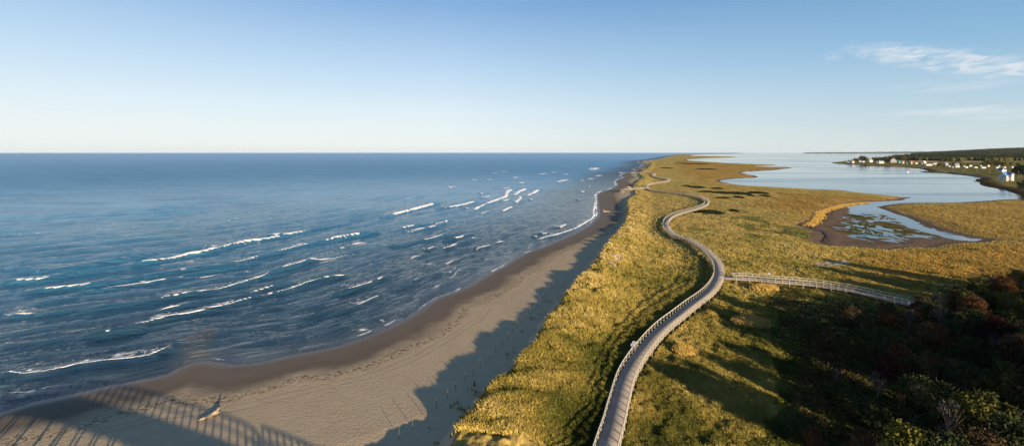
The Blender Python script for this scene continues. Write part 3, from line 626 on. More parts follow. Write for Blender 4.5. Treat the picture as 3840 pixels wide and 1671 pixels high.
# beach access with pavilion
PV = np.array(W(2355, 712.5, 2.6)); A0 = np.array(W(2428, 706, 2.2)); dv = (PV - A0) / np.linalg.norm(PV - A0); nv = np.array([dv[1], -dv[0]])
ACC = catmull(np.vstack([A0 + dv * 1.2, (A0 + PV) / 2, PV + dv * 4.2]), .55)
rt = tag(empty('access_walkway'), 'short timber walkway with steps leading from the boardwalk down to the beach', 'walkway')
boardwalk(rt, ACC, 2.35, w=2.2, zf=np.linspace(-.15, .45, len(ACC)))
e = PV + dv * 4.4
g = HZ(*(e + dv * 7))
zt = 2.78
lp = e + dv * 2.0
MB().box((lp[0], lp[1], zt - .05), (3.6, 3.4, .12), math.atan2(dv[1], dv[0])).build('landing', M_DECK, rt)
for i in range(9):
    q = e + dv * (4.0 + i * .34); MB().box((q[0], q[1], zt - .19 * (i + 1)), (.36, 2.2, .06), math.atan2(dv[1], dv[0])).build('step', M_DECK, rt)
for sd_ in (-1, 1):
    a = e + dv * 3.9 + nv * sd_ * 1.15; b = e + dv * 7.1 + nv * sd_ * 1.15
    MB().bar((*a, zt + .95), (*b, zt - .8), .07, .12).build('stair_rail', M_RAIL, rt); MB().bar((*a, zt - .1), (*b, zt - 1.85), .06, .25).build('stair_stringer', M_RAIL, rt)
    for q, zz in ((a, zt), (b, zt - 1.75), ((a + b) / 2, zt - .9)): MB().box((q[0], q[1], (zz + 1 + g - .3) / 2), (.13, .13, zz + 1 - g + .3)).build('stair_post', M_RAIL, rt)
    for k in (0, 3.5):
        q = e + dv * (.2 + k) + nv * sd_ * 1.6; gz = HZ(*q); MB().box((q[0], q[1], (zt + 1.05 + gz - .3) / 2), (.15, .15, zt + 1.05 - gz + .3)).build('landing_post', M_PILE, rt)
    a = e + dv * .2 + nv * sd_ * 1.6; b = e + dv * 3.7 + nv * sd_ * 1.6
    for zz in (1.0, .5): MB().bar((*a, zt + zz), (*b, zt + zz), .06, .12).build('landing_rail', M_RAIL, rt)
M_SHG = simple('cedar_shingles', (.34, .235, .15), .9, .2, 3)
rt = tag(empty('pavilion', (PV[0], PV[1], 0), math.atan2(dv[1], dv[0])), 'open timber shelter with a brown pyramid roof at the head of the beach steps', 'pavilion')
mb = MB(); h0, h1 = 4.95, 6.55
mb.add([(-2.6,-2.6,h0),(2.6,-2.6,h0),(2.6,2.6,h0),(-2.6,2.6,h0),(0,0,h1),(-2.6,-2.6,h0-.14),(2.6,-2.6,h0-.14),(2.6,2.6,h0-.14),(-2.6,2.6,h0-.14)], [(0,1,4),(1,2,4),(2,3,4),(3,0,4),(5,6,1,0),(6,7,2,1),(7,8,3,2),(8,5,0,3),(8,7,6,5)]).build('roof', M_SHG, rt)
MB().box((0, 0, 2.72), (4.3, 4.3, .1)).build('floor_deck', M_DECK, rt)
gz = HZ(*PV)
for i in (-1, 0, 1):
    for j in (-1, 0, 1):
        if i or j:
            MB().box((i * 2.05, j * 2.05, (4.85 + 2.6) / 2), (.16, .16, 2.25)).build('column', M_RAIL, rt)
            MB().box((i * 2.0, j * 2.0, (2.66 + gz - .4) / 2), (.18, .18, 2.66 - gz + .4)).build('pile', M_PILE, rt)
for j in (-1, 1):
    for zz in (3.2, 3.72): MB().box((0, j * 2.05, zz), (4.1, .06, .13)).build('guard_rail', M_RAIL, rt)
    MB().box((0, j * 2.05, 4.86), (4.3, .10, .2)).build('beam', M_RAIL, rt); MB().box((j * 2.05, 0, 4.83), (.1, 4.0, .2)).build('beam', M_RAIL, rt)
# far beach access platform
q0 = np.array(W(2406, 648.5, 2.2)); q1 = np.array(W(2374, 648.2, 2.6)); d2 = (q1 - q0) / np.linalg.norm(q1 - q0)
rt = tag(empty('viewing_platform', (q1[0], q1[1], 0), math.atan2(d2[1], d2[0])), 'small timber lookout deck ending the far boardwalk above the dune scarp', 'platform')
MB().box((0, 0, 2.3), (9, 3.6, .16)).build('deck', M_DECK, rt)
for j in (-1, 1):
    MB().box((0, j * 1.75, 3.35), (9, .12, .1)).build('handrail', M_RAIL, rt); MB().box((0, j * 1.75, 2.85), (9, .06, .14)).build('mid_rail', M_RAIL, rt)
    for i in range(5): MB().box((-4.4 + i * 2.2, j * 1.75, 1.6), (.16, .16, 3.5)).build('post', M_PILE, rt)
# information boards on the rails
M_WHITE = simple('sign_white', (.52, .48, .45), .6, .05); M_INK = simple('sign_picture', (.28, .32, .33), .6, .4, 9)
def panel(px, py, label, rz, zt_=3.35):
    x, y = W(px, py, zt_); o = tag(empty('information_board', (x, y, 0), rz), label, 'sign', 'information boards')
    MB().box((0, 0, zt_), (.80, .48, .05), 0, R(28)).build('board', M_WHITE, o)
    MB().box((0, -.002, zt_ + .034), (.62, .34, .012), 0, R(28)).build('picture', M_INK, o)
    for i in (-.3, .3): MB().box((i, .05, zt_ - .55), (.07, .07, 1.05)).build('bracket', M_RAIL, o)
panel(2380, 1283, 'pale slanted information board on the left rail, the farther of the two beside each other', R(-25))
panel(2374, 1292, 'pale slanted information board on the left rail, the nearer of the two beside each other', R(-25))
panel(2884, 1025, 'small pale information board on the far rail of the side boardwalk', R(5), 3.3)
# elevated visitor-centre ramp whose railings throw the long shadow over the near beach
rp_px = [(-60,1545),(40,1525),(140,1521),(298,1533),(419,1555),(536,1575),(652,1605),(760,1634),(862,1664),(945,1700),(990,1750)]
off_ = np.array([-SH[0], -SH[1]]) * 6.4 / math.tan(SUN_EL)
RP = catmull(np.array([np.array(W(a, b, .75)) + off_ for a, b in rp_px]), .5)
T = np.gradient(RP, axis=0); T /= np.linalg.norm(T, axis=1)[:, None]; RPc = RP + np.stack([T[:, 1], -T[:, 0]], 1) * 1.9
rt = tag(empty('elevated_ramp'), 'raised timber ramp with post railings standing over the near end of the beach', 'ramp')
boardwalk(rt, RPc, 7.45, w=3.8, post=1.45, cap=60, deckpile=True, pw=.15)
lo = catmull(np.array([np.array(W(a, b, .75)) + off_ for a, b in [(955,1668),(1030,1690),(1120,1722),(1240,1778),(1400,1860)]]), .5)
boardwalk(rt, lo, 6.9, w=2.2, post=1.2, cap=30, deckpile=True, pw=.15)
# ------------------------------------------------------------------ stakes, driftwood
stk = [(c * .5985 + 1200, d * .5985 + 1000) for c, d in [(330,1215),(410,1145),(493,1078),(582,1015),(665,948),(730,890),(797,828),(850,775),(912,722),(958,675),(1005,625),(1055,572),(1100,530),(1140,490),(1175,450),(1205,410),(1237,373),(1268,340),(1293,315),(1318,290),(1338,262),(1358,236),(1378,211),(1400,186),(1420,160),(1440,136),(1458,112)]]
M_STK = simple('stake_wood', (.10, .08, .06), .9, .2)
base = None
for i, (a, b) in enumerate(stk):
    x, y = W(a, b, 1.3)
    if i in (0, 1): continue
    if base is None: base = o = MB().tube([(0, 0, -.3), (0, 0, .6), (0, 0, 1.5)], (.038, .036, .032), 6).build('fence_stake', M_STK)
    else: o = base.copy(); COL.objects.link(o)
    o.location = (x, y, HZ(x, y)); o.scale.z = .9 + .2 * random.random(); o.rotation_euler = (R(random.uniform(-4, 4)), R(random.uniform(-4, 4)), random.random())
    tag(o, 'thin wooden stake in the row of stakes along the foot of the dune', 'stake', 'stakes along the foot of the dune')
M_DRIFT = wood('bleached_wood', (.21, .155, .10), (.38, .29, .20))
a = np.array(W(742, 1575, 1.0)); b = np.array(W(812, 1549, 1.0)); z0 = HZ(*a) + .16
o = empty('driftwood_log', (a[0], a[1], z0)); tag(o, 'pale driftwood trunk with a flared root end lying on the near beach', 'driftwood')
d = b - a; L_ = np.linalg.norm(d); P_ = [(d[0] * t_, d[1] * t_, .05 * math.sin(5 * t_) + .30 * t_ ** 2.2) for t_ in np.linspace(0, 1, 12)]
MB().tube(P_, [.12, .15, .17, .18, .19, .19, .20, .21, .23, .27, .34, .36], 9, .16).build('trunk', M_DRIFT, o, True)
e = np.array(P_[-1]); dn = np.append(d / L_, 0)
for k, (du, vz, ln) in enumerate([(.5, .9, 1.35), (-.4, 1.0, 1.0), (.9, .1, 1.0), (-.9, .2, .95), (.2, -.5, .6), (-.1, .55, .7)]):
    s2 = np.array([dn[1], -dn[0], 0]) * du + np.array([0, 0, vz]) + dn * .35; s2 /= np.linalg.norm(s2)
    MB().tube([e - dn * .25, e + s2 * ln * .3, e + s2 * ln * .62 + np.array([0, 0, .05])], [.20, .12, .04], 7, .2).build('root', M_DRIFT, o, True)
c = np.array(W(2266, 791, .8)); z0 = HZ(*c)
o = tag(empty('driftwood_stump', (c[0], c[1], z0)), 'white driftwood stump with an upright root far along the beach', 'driftwood')
MB().tube([(-.6, 0, .2), (0, .1, .35), (2.6, .5, .3), (4.2, .8, .2)], [.35, .42, .25, .1], 8, .2).build('trunk', M_DRIFT, o, True)
MB().tube([(-.2, 0, .2), (-.35, 0, 1.2), (-.1, 0, 2.2)], [.3, .2, .07], 7, .2).build('root', M_DRIFT, o, True)
MB().tube([(-.2, 0, .4), (.4, -.2, .9), (.75, -.3, 1.3)], [.2, .13, .05], 7, .2).build('root', M_DRIFT, o, True)
MB().tube([(-.4, 0, .3), (-1.1, 0, .6), (-1.5, .1, .55)], [.2, .12, .05], 7, .2).build('root', M_DRIFT, o, True)
# ------------------------------------------------------------------ people
def skin(name, pts, edges, rad, m, parent):
    me = bpy.data.meshes.new(name); me.from_pydata(pts, edges, []); o = link(name, me, parent, m)
    sk = o.modifiers.new('skin', 'SKIN'); sk.use_smooth_shade = True
    for i, r_ in enumerate(rad): me.skin_vertices[0].data[i].radius = (r_, r_) if not isinstance(r_, tuple) else r_
    me.skin_vertices[0].data[0].use_root = True
    ss = o.modifiers.new('sub', 'SUBSURF'); ss.levels = 1; ss.render_levels = 1; return o
def person(px, py, rz, label, top, legs, skinc, hatc=None, hgt=1.7, zg=2.2):
    x, y = W(px, py, zg); o = tag(empty('person', (x, y, zg), rz), label, 'person', 'people walking on the boardwalk'); k = hgt / 1.72; o.scale = (k, k, k)
    ms, mt, ml = simple('skin_tone', skinc, .6, .05), simple('jacket_cloth', top, .9, .12, 12), simple('trouser_cloth', legs, .9, .12, 12)
    A = [(0,0,.95),(0,0,1.15),(0,.01,1.35),(0,0,1.47),(0,.01,1.56),(0,.02,1.64), (.19,0,1.40),(.24,-.02,1.15),(.22,.12,.93),(.215,.16,.84), (-.19,0,1.40),(-.25,.0,1.15),(-.24,-.1,.93),(-.235,-.13,.84), (.09,0,.90),(.10,.14,.52),(.10,.06,.10),(.10,.18,.04), (-.09,0,.90),(-.10,-.05,.50),(-.10,-.26,.12),(-.10,-.18,.04)]
    E = [(0,1),(1,2),(2,3),(3,4),(4,5),(2,6),(6,7),(7,8),(8,9),(2,10),(10,11),(11,12),(12,13),(0,14),(14,15),(15,16),(16,17),(0,18),(18,19),(19,20),(20,21)]
    rd = [.13,.12,.14,.055,.10,.085,.055,.04,.032,.035,.055,.04,.032,.035,.085,.06,.042,.03,.085,.06,.042,.03]
    skin('body', A, E, rd, ms, o)
    J = [A[i] for i in (0,1,2,6,7,8,10,11,12)]; skin('jacket', J, [(0,1),(1,2),(2,3),(3,4),(4,5),(2,6),(6,7),(7,8)], [.175,.165,.18,.085,.065,.055,.085,.065,.055], mt, o)
    Tt = [A[i] for i in (0,14,15,16,18,19,20)]; skin('trousers', Tt, [(0,1),(1,2),(2,3),(0,4),(4,5),(5,6)], [.16,.11,.085,.065,.11,.085,.065], ml, o)
    mh = simple('hair', (.03, .02, .015) if hatc is None else hatc, .8)
    MB().tube([(0, 0, 1.585), (0, -.005, 1.66), (0, 0, 1.735)], [.112, .118, .05], 10).build('hair' if hatc is None else 'hat', mh, o, True)
person(2494.5, 850, R(6), 'person in a dark red jacket and white hat walking on the boardwalk bend', (.20, .05, .04), (.55, .52, .48), (.5, .32, .24), (.8, .78, .74))
person(2502, 851.5, R(-5), 'person in purple clothes walking at the inner side of the boardwalk bend', (.07, .035, .14), (.03, .025, .05), (.5, .32, .24))
person(2465.8, 664.5, R(10), 'person in black walking on the far boardwalk, closer to the sea', (.02, .02, .025), (.02, .02, .03), (.5, .32, .24))
person(2468.6, 664.9, R(0), 'person in dark blue walking on the far boardwalk, closer to the lagoon', (.02, .03, .06), (.02, .02, .02), (.5, .32, .24), hgt=1.65)
# ------------------------------------------------------------------ grid lookup
def gridv(A_, x, y):
    p = np.arctan2(x, y); r = np.hypot(x, y)
    fi = np.clip(np.interp(p, phi, np.arange(NP)), 0, NP - 1.001); fj = np.clip(np.interp(r, rr, np.arange(NR)), 0, NR - 1.001)
    i = fi.astype(int); j = fj.astype(int); a = fi - i; b = fj - j; G = A_.reshape(NR, NP)
    return (G[j, i] * (1 - a) + G[j, i + 1] * a) * (1 - b) + (G[j + 1, i] * (1 - a) + G[j + 1, i + 1] * a) * b
def gz(x, y): return gridv(GZ, np.atleast_1d(np.asarray(x, float)), np.atleast_1d(np.asarray(y, float)))
# ------------------------------------------------------------------ grass as blades in tufts
t = NT('grass_blades', .9, .0); tn = t.sep(t.at('tint', 'Color'))
c1 = t.ramp(tn[0], [(0, (.030, .040, .010)), (.30, (.115, .115, .024)), (.55, (.275, .215, .048)), (.8, (.41, .305, .085)), (1, (.50, .37, .14))])
c1 = t.mix(tn[1], c1, (.36, .17, .03))
M_GRASS = t.done(c1)
def blades(name, x, y, z, hgt, wid, tint, orange, nb=4, lean=.45):
    n = len(x); N = n * nb; X = np.repeat(x, nb); Y = np.repeat(y, nb); Z = np.repeat(z, nb); H = np.repeat(hgt, nb) * RNG.uniform(.6, 1.15, N); Wd = np.repeat(wid, nb) * RNG.uniform(.7, 1.3, N)
    sp = np.repeat(hgt, nb) * .38; X = X + RNG.normal(0, 1, N) * sp * .6; Y = Y + RNG.normal(0, 1, N) * sp * .6
    a = RNG.uniform(0, 2 * np.pi, N); ln = RNG.uniform(.1, lean * 2, N) * H; ca, sa = np.cos(a), np.sin(a)
    ln_x = ca * ln - .22 * H; ln_y = sa * ln + .18 * H          # sea wind bends the grass
    b = RNG.uniform(0, np.pi, N); bx, by = np.cos(b) * Wd / 2, np.sin(b) * Wd / 2
    V = np.stack([np.stack([X - bx, Y - by, Z - .05], 1), np.stack([X + bx, Y + by, Z - .05], 1), np.stack([X + ln_x * .4 + bx * .7, Y + ln_y * .4 + by * .7, Z + H * .62], 1), np.stack([X + ln_x, Y + ln_y, Z + H], 1)], 1).reshape(-1, 3)
    i = np.arange(N) * 4; me = npmesh(name, V, np.stack([i, i + 1, i + 2, i + 3], 1))
    tt = np.clip(np.repeat(tint, nb) + RNG.normal(0, .075, N), 0, 1); C4 = np.zeros((N * 4, 4)); C4[:, 0] = np.repeat(tt, 4); C4[:, 1] = np.repeat(np.repeat(orange, nb), 4); C4[:, 3] = 1
    attr(me, 'tint', C4); return me
vegf = np.zeros(NR * NP); 
def scatter(n, y0, y1, x0, x1):
    px = RNG.uniform(x0, x1, n); py = RNG.uniform(y0, y1, n); d = 37.0 * F / (py - HOR); return (px - CX) / F * d, d
THK = WP([(2905,1085),(3000,1095),(3150,1130),(3300,1150),(3420,1170),(3500,1090),(3600,1030),(3700,1000),(3840,985),(4600,930),(6000,1400),(6000,2600),(2850,2600),(2880,1671),(2870,1500),(2930,1380),(2890,1240)], 1.)
x, y = scatter(430000, 600, 1690, 1500, 3870)
SD, DS, DL = gridv(sd, x, y), gridv(ds, x, y), gridv(dl, x, y); mu = gridv(mudm, x, y)
wk = pdist(x, y, WALKC, True); wb = pdist(x, y, BRANCH[::8]); thk = inside(x + 5 * fbm(x, y, 6, 351), y + 7 * fbm(x, y, 7, 352), THK)
mainl = mainland(x, y)
pr = sstep(-.3, 1.5, SD + .9 * fbm(x, y, 2.5, 300)) + .014 * ((SD > -5) & (SD <= 0) & (DS > 16)) * sstep(.15, .5, fbm(x, y, 2.2, 301)) * 3.5
bl = sstep(.42, .62, fbm(x, y, 5, 71)) * sstep(0, 2, SD) * sstep(7, 3, SD)
pr *= (DL > 3.5) * (mu < .2) * (1 - .9 * region(x, y, [(3040,985),(3090,978),(3190,975),(3205,985),(3180,1000),(3100,1003),(3050,998)], 3, 1, 2)) * ~mainl
pr *= 1 - .8 * region(x, y, [(2290,960),(2320,945),(2335,965),(2310,1000),(2285,1010)], 1.5, 2.5, 1)
pr *= np.where(np.abs(wk) < 1.7, 0, 1) * np.where(wb < 1.7, 0, 1) * np.where(thk, .35, 1)
k = RNG.random(len(x)) < pr; x, y, SD, DS, DL, wk, thk = x[k], y[k], SD[k], DS[k], DL[k], wk[k], thk[k]
r = np.hypot(x, y); z = gz(x, y); dune = sstep(16, 3, SD)
hg = np.where(SD < 0, .5, 1) * (.42 + .38 * dune) * (.75 + .5 * vnoise(x / 3, y / 3, 310)) * (1 - .30 * sstep(80, 140, r)) * (1 - .45 * sstep(130, 320, r))
wd = .045 + r * .00065
big = fbm(x, y, 11, 320); med = fbm(x, y, 3.2, 330)
tint = .60 + .30 * big + .26 * med + .08 * dune - .09 * sstep(120, 75, y)
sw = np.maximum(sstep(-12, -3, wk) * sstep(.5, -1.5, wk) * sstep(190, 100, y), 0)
tint -= .32 * sw  # darker swale grass, with part of the boardwalk's shadow band put into the tint
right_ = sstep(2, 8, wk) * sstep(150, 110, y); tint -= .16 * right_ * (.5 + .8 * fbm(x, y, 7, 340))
gn = np.clip(region(x, y, [(2560,860),(2800,800),(3000,850),(3090,900),(2900,900),(2700,905)], 14, 1, 10) * sstep(-.1, .3, fbm(x, y, 9, 81)) + region(x, y, [(3020,838),(3090,850),(3130,880),(3060,905),(2960,880),(2940,850)], 5, 1, 4), 0, 1)
tint -= .30 * gn; tint += .34 * sstep(110, 280, y) * (1 - gn); tint += .16 * fbm(x, y, 2.3, 411, 2) * dune; tint -= .3 * thk  # dune tint follows the hummocks: shade between them painted into the blades
og_ = np.clip(region(x, y, [(3180,985),(3300,940),(3500,930),(3840,900),(4200,880),(4200,1100),(3700,1060),(3400,1060),(3200,1050),(3240,1020)], 9, 1, 4) * .75 + region(x, y, [(3330,772),(3600,768),(3840,752),(4300,740),(4300,900),(3700,890),(3560,862),(3460,830),(3380,800)], 8, 1, 3) * .55 + .6 * region(x, y, [(2900,720),(3380,742),(3140,775),(3075,800),(3040,835),(2960,830),(2990,790),(2850,770)], 16, 1, 10), 0, 1) * (.5 + .5 * med + .3 * big)
og_ = np.clip(og_, 0, .85)
nr_ = r < 185
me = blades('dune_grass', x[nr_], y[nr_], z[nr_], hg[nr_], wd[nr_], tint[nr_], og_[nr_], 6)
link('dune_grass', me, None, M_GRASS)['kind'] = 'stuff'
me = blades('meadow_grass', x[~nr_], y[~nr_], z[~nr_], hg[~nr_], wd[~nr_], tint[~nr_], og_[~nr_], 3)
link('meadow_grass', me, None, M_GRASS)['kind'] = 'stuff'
# reeds: tall golden clumps
def reeds(px, py, rx, ry, h, label, tn_, n=900):
    cx, cy = W(px, py, 1.1); rr_ = np.sqrt(RNG.random(n)); a = RNG.uniform(0, 6.28, n); x = cx + rx * rr_ * np.cos(a); y = cy + ry * rr_ * np.sin(a)
    me = blades('reed_clump', x - cx, y - cy, gz(x, y), np.full(n, h) * (1.15 - .5 * rr_), np.full(n, .07), np.full(n, tn_), np.full(n, .35), 4, .22)
    o = link('reed_clump', me, None, M_GRASS); o.location = (cx, cy, 0); tag(o, label, 'reeds', 'tall reed clumps beside the boardwalks')
reeds(2822, 1215, 3.6, 2.4, 1.7, 'wide clump of tall golden reeds in the grass below the side boardwalk', .9)
reeds(2572, 1322, 2.0, 1.6, 1.3, 'small orange reed clump in the grass right of the near boardwalk', .8, 500)
reeds(2868, 1086, 3.6, 1.5, 1.5, 'golden reed fringe against the piles of the side boardwalk', .85, 700)
reeds(2672, 1180, 1.2, 1.2, 1.0, 'low brownish reed tuft beside the boardwalk just below the junction', .75, 260)
# orange fringe of tall grass along the pond
fr_px = [(3040,843),(3062,833),(3075,822),(3088,806),(3091,795),(3130,780),(3170,768),(3210,762),(3260,757)]
fp = catmull(WP(fr_px, .8), .35); n = len(fp) * 7; q = RNG.integers(0, len(fp), n); x = fp[q, 0] + RNG.normal(0, 1.1, n) - 1.6; y = fp[q, 1] + RNG.normal(0, 1.1, n)
me = blades('reed_belt', x, y, gz(x, y), np.full(n, .9), np.full(n, .26), np.full(n, .80), np.full(n, .40), 4, .25); link('reed_belt', me, None, M_GRASS)['kind'] = 'stuff'
# ------------------------------------------------------------------ leafy things
def leafmat(name, d, m_, l):
    t = NT(name, .85, .03); tn = t.at('tint'); return t.done(t.ramp(tn, [(0, d), (.5, m_), (1, l)]))
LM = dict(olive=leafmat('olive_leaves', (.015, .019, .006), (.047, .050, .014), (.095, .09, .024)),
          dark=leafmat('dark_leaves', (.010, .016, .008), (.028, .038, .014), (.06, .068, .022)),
          rust=leafmat('rust_leaves', (.028, .013, .007), (.085, .037, .015), (.15, .07, .027)),
          red=leafmat('red_leaves', (.016, .006, .005), (.045, .014, .010), (.085, .026, .018)),
          yellow=leafmat('yellow_leaves', (.025, .028, .006), (.085, .085, .016), (.17, .15, .028)),
          grey=leafmat('grey_twigs', (.025, .022, .018), (.055, .048, .040), (.09, .08, .068)),
          brown=leafmat('brown_leaves', (.024, .015, .008), (.065, .042, .019), (.11, .07, .03)),
          gold=leafmat('gold_leaves', (.05, .035, .01), (.13, .10, .025), (.22, .17, .05)))
M_BARK = simple('bark', (.11, .09, .07), .95, .3, 4)
def leafcloud(name, n, shape, size, seed, tilt=.8):
    """leaf-sized quads spread through a lumpy volume; shape(rng, n) -> points, brightness"""
    g = np.random.default_rng(seed); P, b = shape(g, n); a = g.normal(0, 1, (n, 3)); a /= np.linalg.norm(a, axis=1)[:, None]
    c = np.cross(a, g.normal(0, 1, (n, 3))); c /= np.linalg.norm(c, axis=1)[:, None] + 1e-9; s_ = size * g.uniform(.6, 1.4, n)[:, None]
    V = np.stack([P - a * s_ * .5, P + c * s_ * .38, P + a * s_ * .5, P - c * s_ * .38], 1).reshape(-1, 3); i = np.arange(n) * 4
    me = npmesh(name, V, np.stack([i, i + 1, i + 2, i + 3], 1)); attr(me, 'tint', np.repeat(np.clip(b + g.normal(0, .16, n), 0, 1), 4)); return me
def crown_shape(rx, h0, h1, lumps, seed):
    g0 = np.random.default_rng(seed); C0 = []
    for k in range(lumps):
        a = g0.uniform(0, 6.28); q = math.sqrt(g0.random()) * .72; zz = g0.uniform(0, 1); w_ = math.sin(math.pi * min(.97, .18 + .75 * zz)) ** .7
        C0.append((math.cos(a) * q * rx * w_, math.sin(a) * q * rx * w_, h0 + (h1 - h0) * zz, rx * g0.uniform(.13, .34), g0.uniform(.2, .8)))
    C0 = np.array(C0)
    def f(g, n):
        k = g.integers(0, len(C0), n); d = g.normal(0, 1, (n, 3)); d /= np.linalg.norm(d, axis=1)[:, None]; q = g.random(n) ** .35
        P = C0[k, :3] + d * (C0[k, 3] * q)[:, None] * [1, 1, .8]; P[:, 2] = np.maximum(P[:, 2], .1); return P, C0[k, 4]
    return f
def spruce_shape(rx, h):
    def f(g, n):
        z = g.random(n) ** 1.5; tier = .75 + .25 * np.cos(z * 40); a = g.uniform(0, 6.28, n); q = rx * (1 - z) ** .85 * tier * g.random(n) ** .4
        return np.stack([np.cos(a) * q, np.sin(a) * q, .6 + z * (h - .6) - .18 * q], 1), .45 + 0 * z
    return f
def limbs(h, rx, n, seed, thick=1.0):
    g = random.Random(seed); mb = MB(); mb.tube([(0, 0, -.4), (.1, 0, h * .35), (0, .1, h * .8)], [.16 * thick, .11 * thick, .04 * thick], 6)
    for k in range(n):
        a = g.uniform(0, 6.28); z0_ = h * g.uniform(.12, .5); e = (math.cos(a) * rx * g.uniform(.5, .9), math.sin(a) * rx * g.uniform(.5, .9), h * g.uniform(.6, .98))
        mb.tube([(0, 0, z0_), (e[0] * .45, e[1] * .45, (z0_ + e[2]) * .52), e], [.07 * thick, .045 * thick, .012 * thick], 5)
    return mb
PROTO = {}
def proto(kind, var):
    key = (kind, var)
    if key in PROTO: return PROTO[key]
    s0 = 400 + var * 7
    if kind == 'spruce': cr = leafcloud('spruce_crown', 1100, spruce_shape(1.9, 9), .55, s0); tb = MB().tube([(0, 0, -.3), (0, 0, 4), (0, 0, 8.4)], [.16, .11, .03], 6)
    elif kind == 'grey': cr = leafcloud('twig_crown', 700, crown_shape(1.9, 2.0, 5.6, 26, s0), .22, s0); tb = limbs(6, 2.2, 22, s0, .8)
    else: cr = leafcloud('crown', 5200, crown_shape(2.9, .8, 5.7, 60, s0), .22, s0); tb = limbs(6, 2.4, 16, s0)
    tm = bpy.data.meshes.new('trunk'); tm.from_pydata(tb.v, [], tb.f); tm.materials.append(M_BARK); PROTO[key] = (cr, tm, {}); return PROTO[key]
def tree(x, y, h, wsc, kind, colr, var, label, group, name, rz=None, z=None):
    cr, tm, cm = proto(kind, var)
    if colr not in cm: m2 = cr.copy(); m2.materials.append(LM[colr]); cm[colr] = m2
    base_h = 9.0 if kind == 'spruce' else 6.2; o = empty(name, (x, y, gz(x, y)[0] - .05 if z is None else z), random.uniform(0, 6.28) if rz is None else rz); k = h / base_h; o.scale = (k * wsc, k * wsc, k)
    tag(o, label, 'tree' if 'tree' in name or 'spruce' in name else 'shrub', group); link('crown', cm[colr], o); link('trunk', tm, o); return o
def at_top(px, ty, h, zg=1.2): return W(px, ty, zg + h)
GT = 'autumn trees of the dark thicket'
CN = dict(olive='olive green', dark='dark green', rust='rust brown', red='dark red', yellow='yellow green', grey='bare grey', brown='brown leaved', gold='golden')
spec = [(3310,1128,2.2,1.1,'rust','low rust red shrub hiding the piles near the end of the side boardwalk'),(3460,1098,5,1.1,'brown','brown leaved tree standing right at the end of the side boardwalk'),
 (3425,1130,3.5,1.1,'brown','smaller brown shrub tree in front of the side boardwalk end'),(3518,1079,5.5,1,'grey','bare grey tree just behind the end of the side boardwalk'),(3511,1205,5.5,1.35,'rust','broad rust brown round crowned tree in the middle of the thicket'),
 (3743,1178,6,1.2,'red','dark red crowned tree in the right part of the thicket'),(3627,1082,5.5,1,'yellow','yellow green tree rising above the thicket behind the rust one'),(3690,1070,6,1,'olive','olive tree between the tall yellow green ones at the thicket edge'),
 (3788,1086,6,1.1,'yellow','yellow green tree above the dark red one'),(3826,1005,6.5,1.1,'gold','golden topped tree at the far corner of the thicket by the marsh'),(3765,1028,6,1.1,'rust','reddish topped tree at the far edge of the thicket'),
 (3691,1018,6,1,'grey','bare grey tree at the far edge of the thicket against the marsh'),(3376,1290,5,1.35,'rust','rust brown spreading tree at the left front of the thicket'),(3330,1320,4.5,1.1,'red','purplish red low tree beside the spreading rust one'),
 (3138,1365,3.2,.9,'grey','bare grey shrub alone in the dark undergrowth'),(3292,1385,4.5,1,'grey','bare grey bush tree below the rust trees'),(3511,1418,6.5,1.1,'olive','olive tree with twiggy top low in the thicket'),
 (3653,1455,7.5,.9,'yellow','sunlit yellow green tree low at the right'),(3736,1470,7.5,1.1,'olive','olive tree right beside the sunlit yellow green one'),(3402,1590,7.5,1,'yellow','sunlit yellow green crown nearest the bottom edge'),
 (3560,1470,7,.8,'grey','bare grey tree with pale twigs low in the thicket'),(3640,1250,6,.9,'dark','dark green tree between the rust and red crowns'),(3590,1165,6,1,'dark','dark green tree behind the broad rust crown'),
 (3820,1250,7,1.1,'brown','brown tree right of the dark red crown'),(3440,1400,5.5,1.1,'dark','dark green tree in the hollow of the thicket'),(3620,1340,6.5,1.1,'dark','dark green crown in the shade below the red tree'),(3780,1360,7,1.1,'olive','dull olive crown in deep shade at the right edge'),
 (3290,1500,4.5,1.1,'dark','dark shrub tree at the lower left of the thicket'),(3240,1600,4.5,1.1,'brown','brown shrub tree at the bottom of the thicket'),(3550,1610,8,1.0,'dark','dark tree at the bottom between the sunlit crowns'),(3700,1620,8,1.1,'brown','brown tree at the bottom right of the thicket'),(3810,1560,8,1.1,'dark','dark tree in the bottom right corner'),
 (3500,1320,5.5,1,'brown','brown crown in the middle of the thicket shade'),(3080,1480,2.4,1.2,'brown','low brown shrub in the undergrowth left of the thicket'),(3050,1600,2.6,1.2,'rust','low rust shrub at the bottom edge of the undergrowth')]
for i, (px, ty, h, ws, c_, lb) in enumerate(spec):
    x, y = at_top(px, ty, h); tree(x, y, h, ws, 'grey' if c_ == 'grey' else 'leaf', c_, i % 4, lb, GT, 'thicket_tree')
g = random.Random(5); nfill = 0; FILL = []
while nfill < 95:
    y = g.uniform(12, 120); x = g.uniform(40, 150)
    lim = 48 + .62 * (84 - y) if y < 84 else 48 + (y - 84) * 2.4
    if x < lim + 3 or (y > 95 and x > 1.32 * y): continue
    if any((x - a) ** 2 + (y - b) ** 2 < 16 for a, b in FILL): continue
    FILL.append((x, y)); nfill += 1; inv = x < 1.22 * y
    h = g.uniform(3.5, 6) if inv else g.uniform(8.5, 12.5)
    c_ = g.choice(['dark', 'dark', 'olive', 'brown', 'dark', 'rust', 'grey'])
    tree(x, y, h, g.uniform(.95, 1.25), 'grey' if c_ == 'grey' else 'leaf', c_, g.randrange(4), '%s tree in the shade among the dark trees of the thicket' % CN[c_], '%s filler trees in the shade of the thicket' % CN[c_], 'thicket_tree')
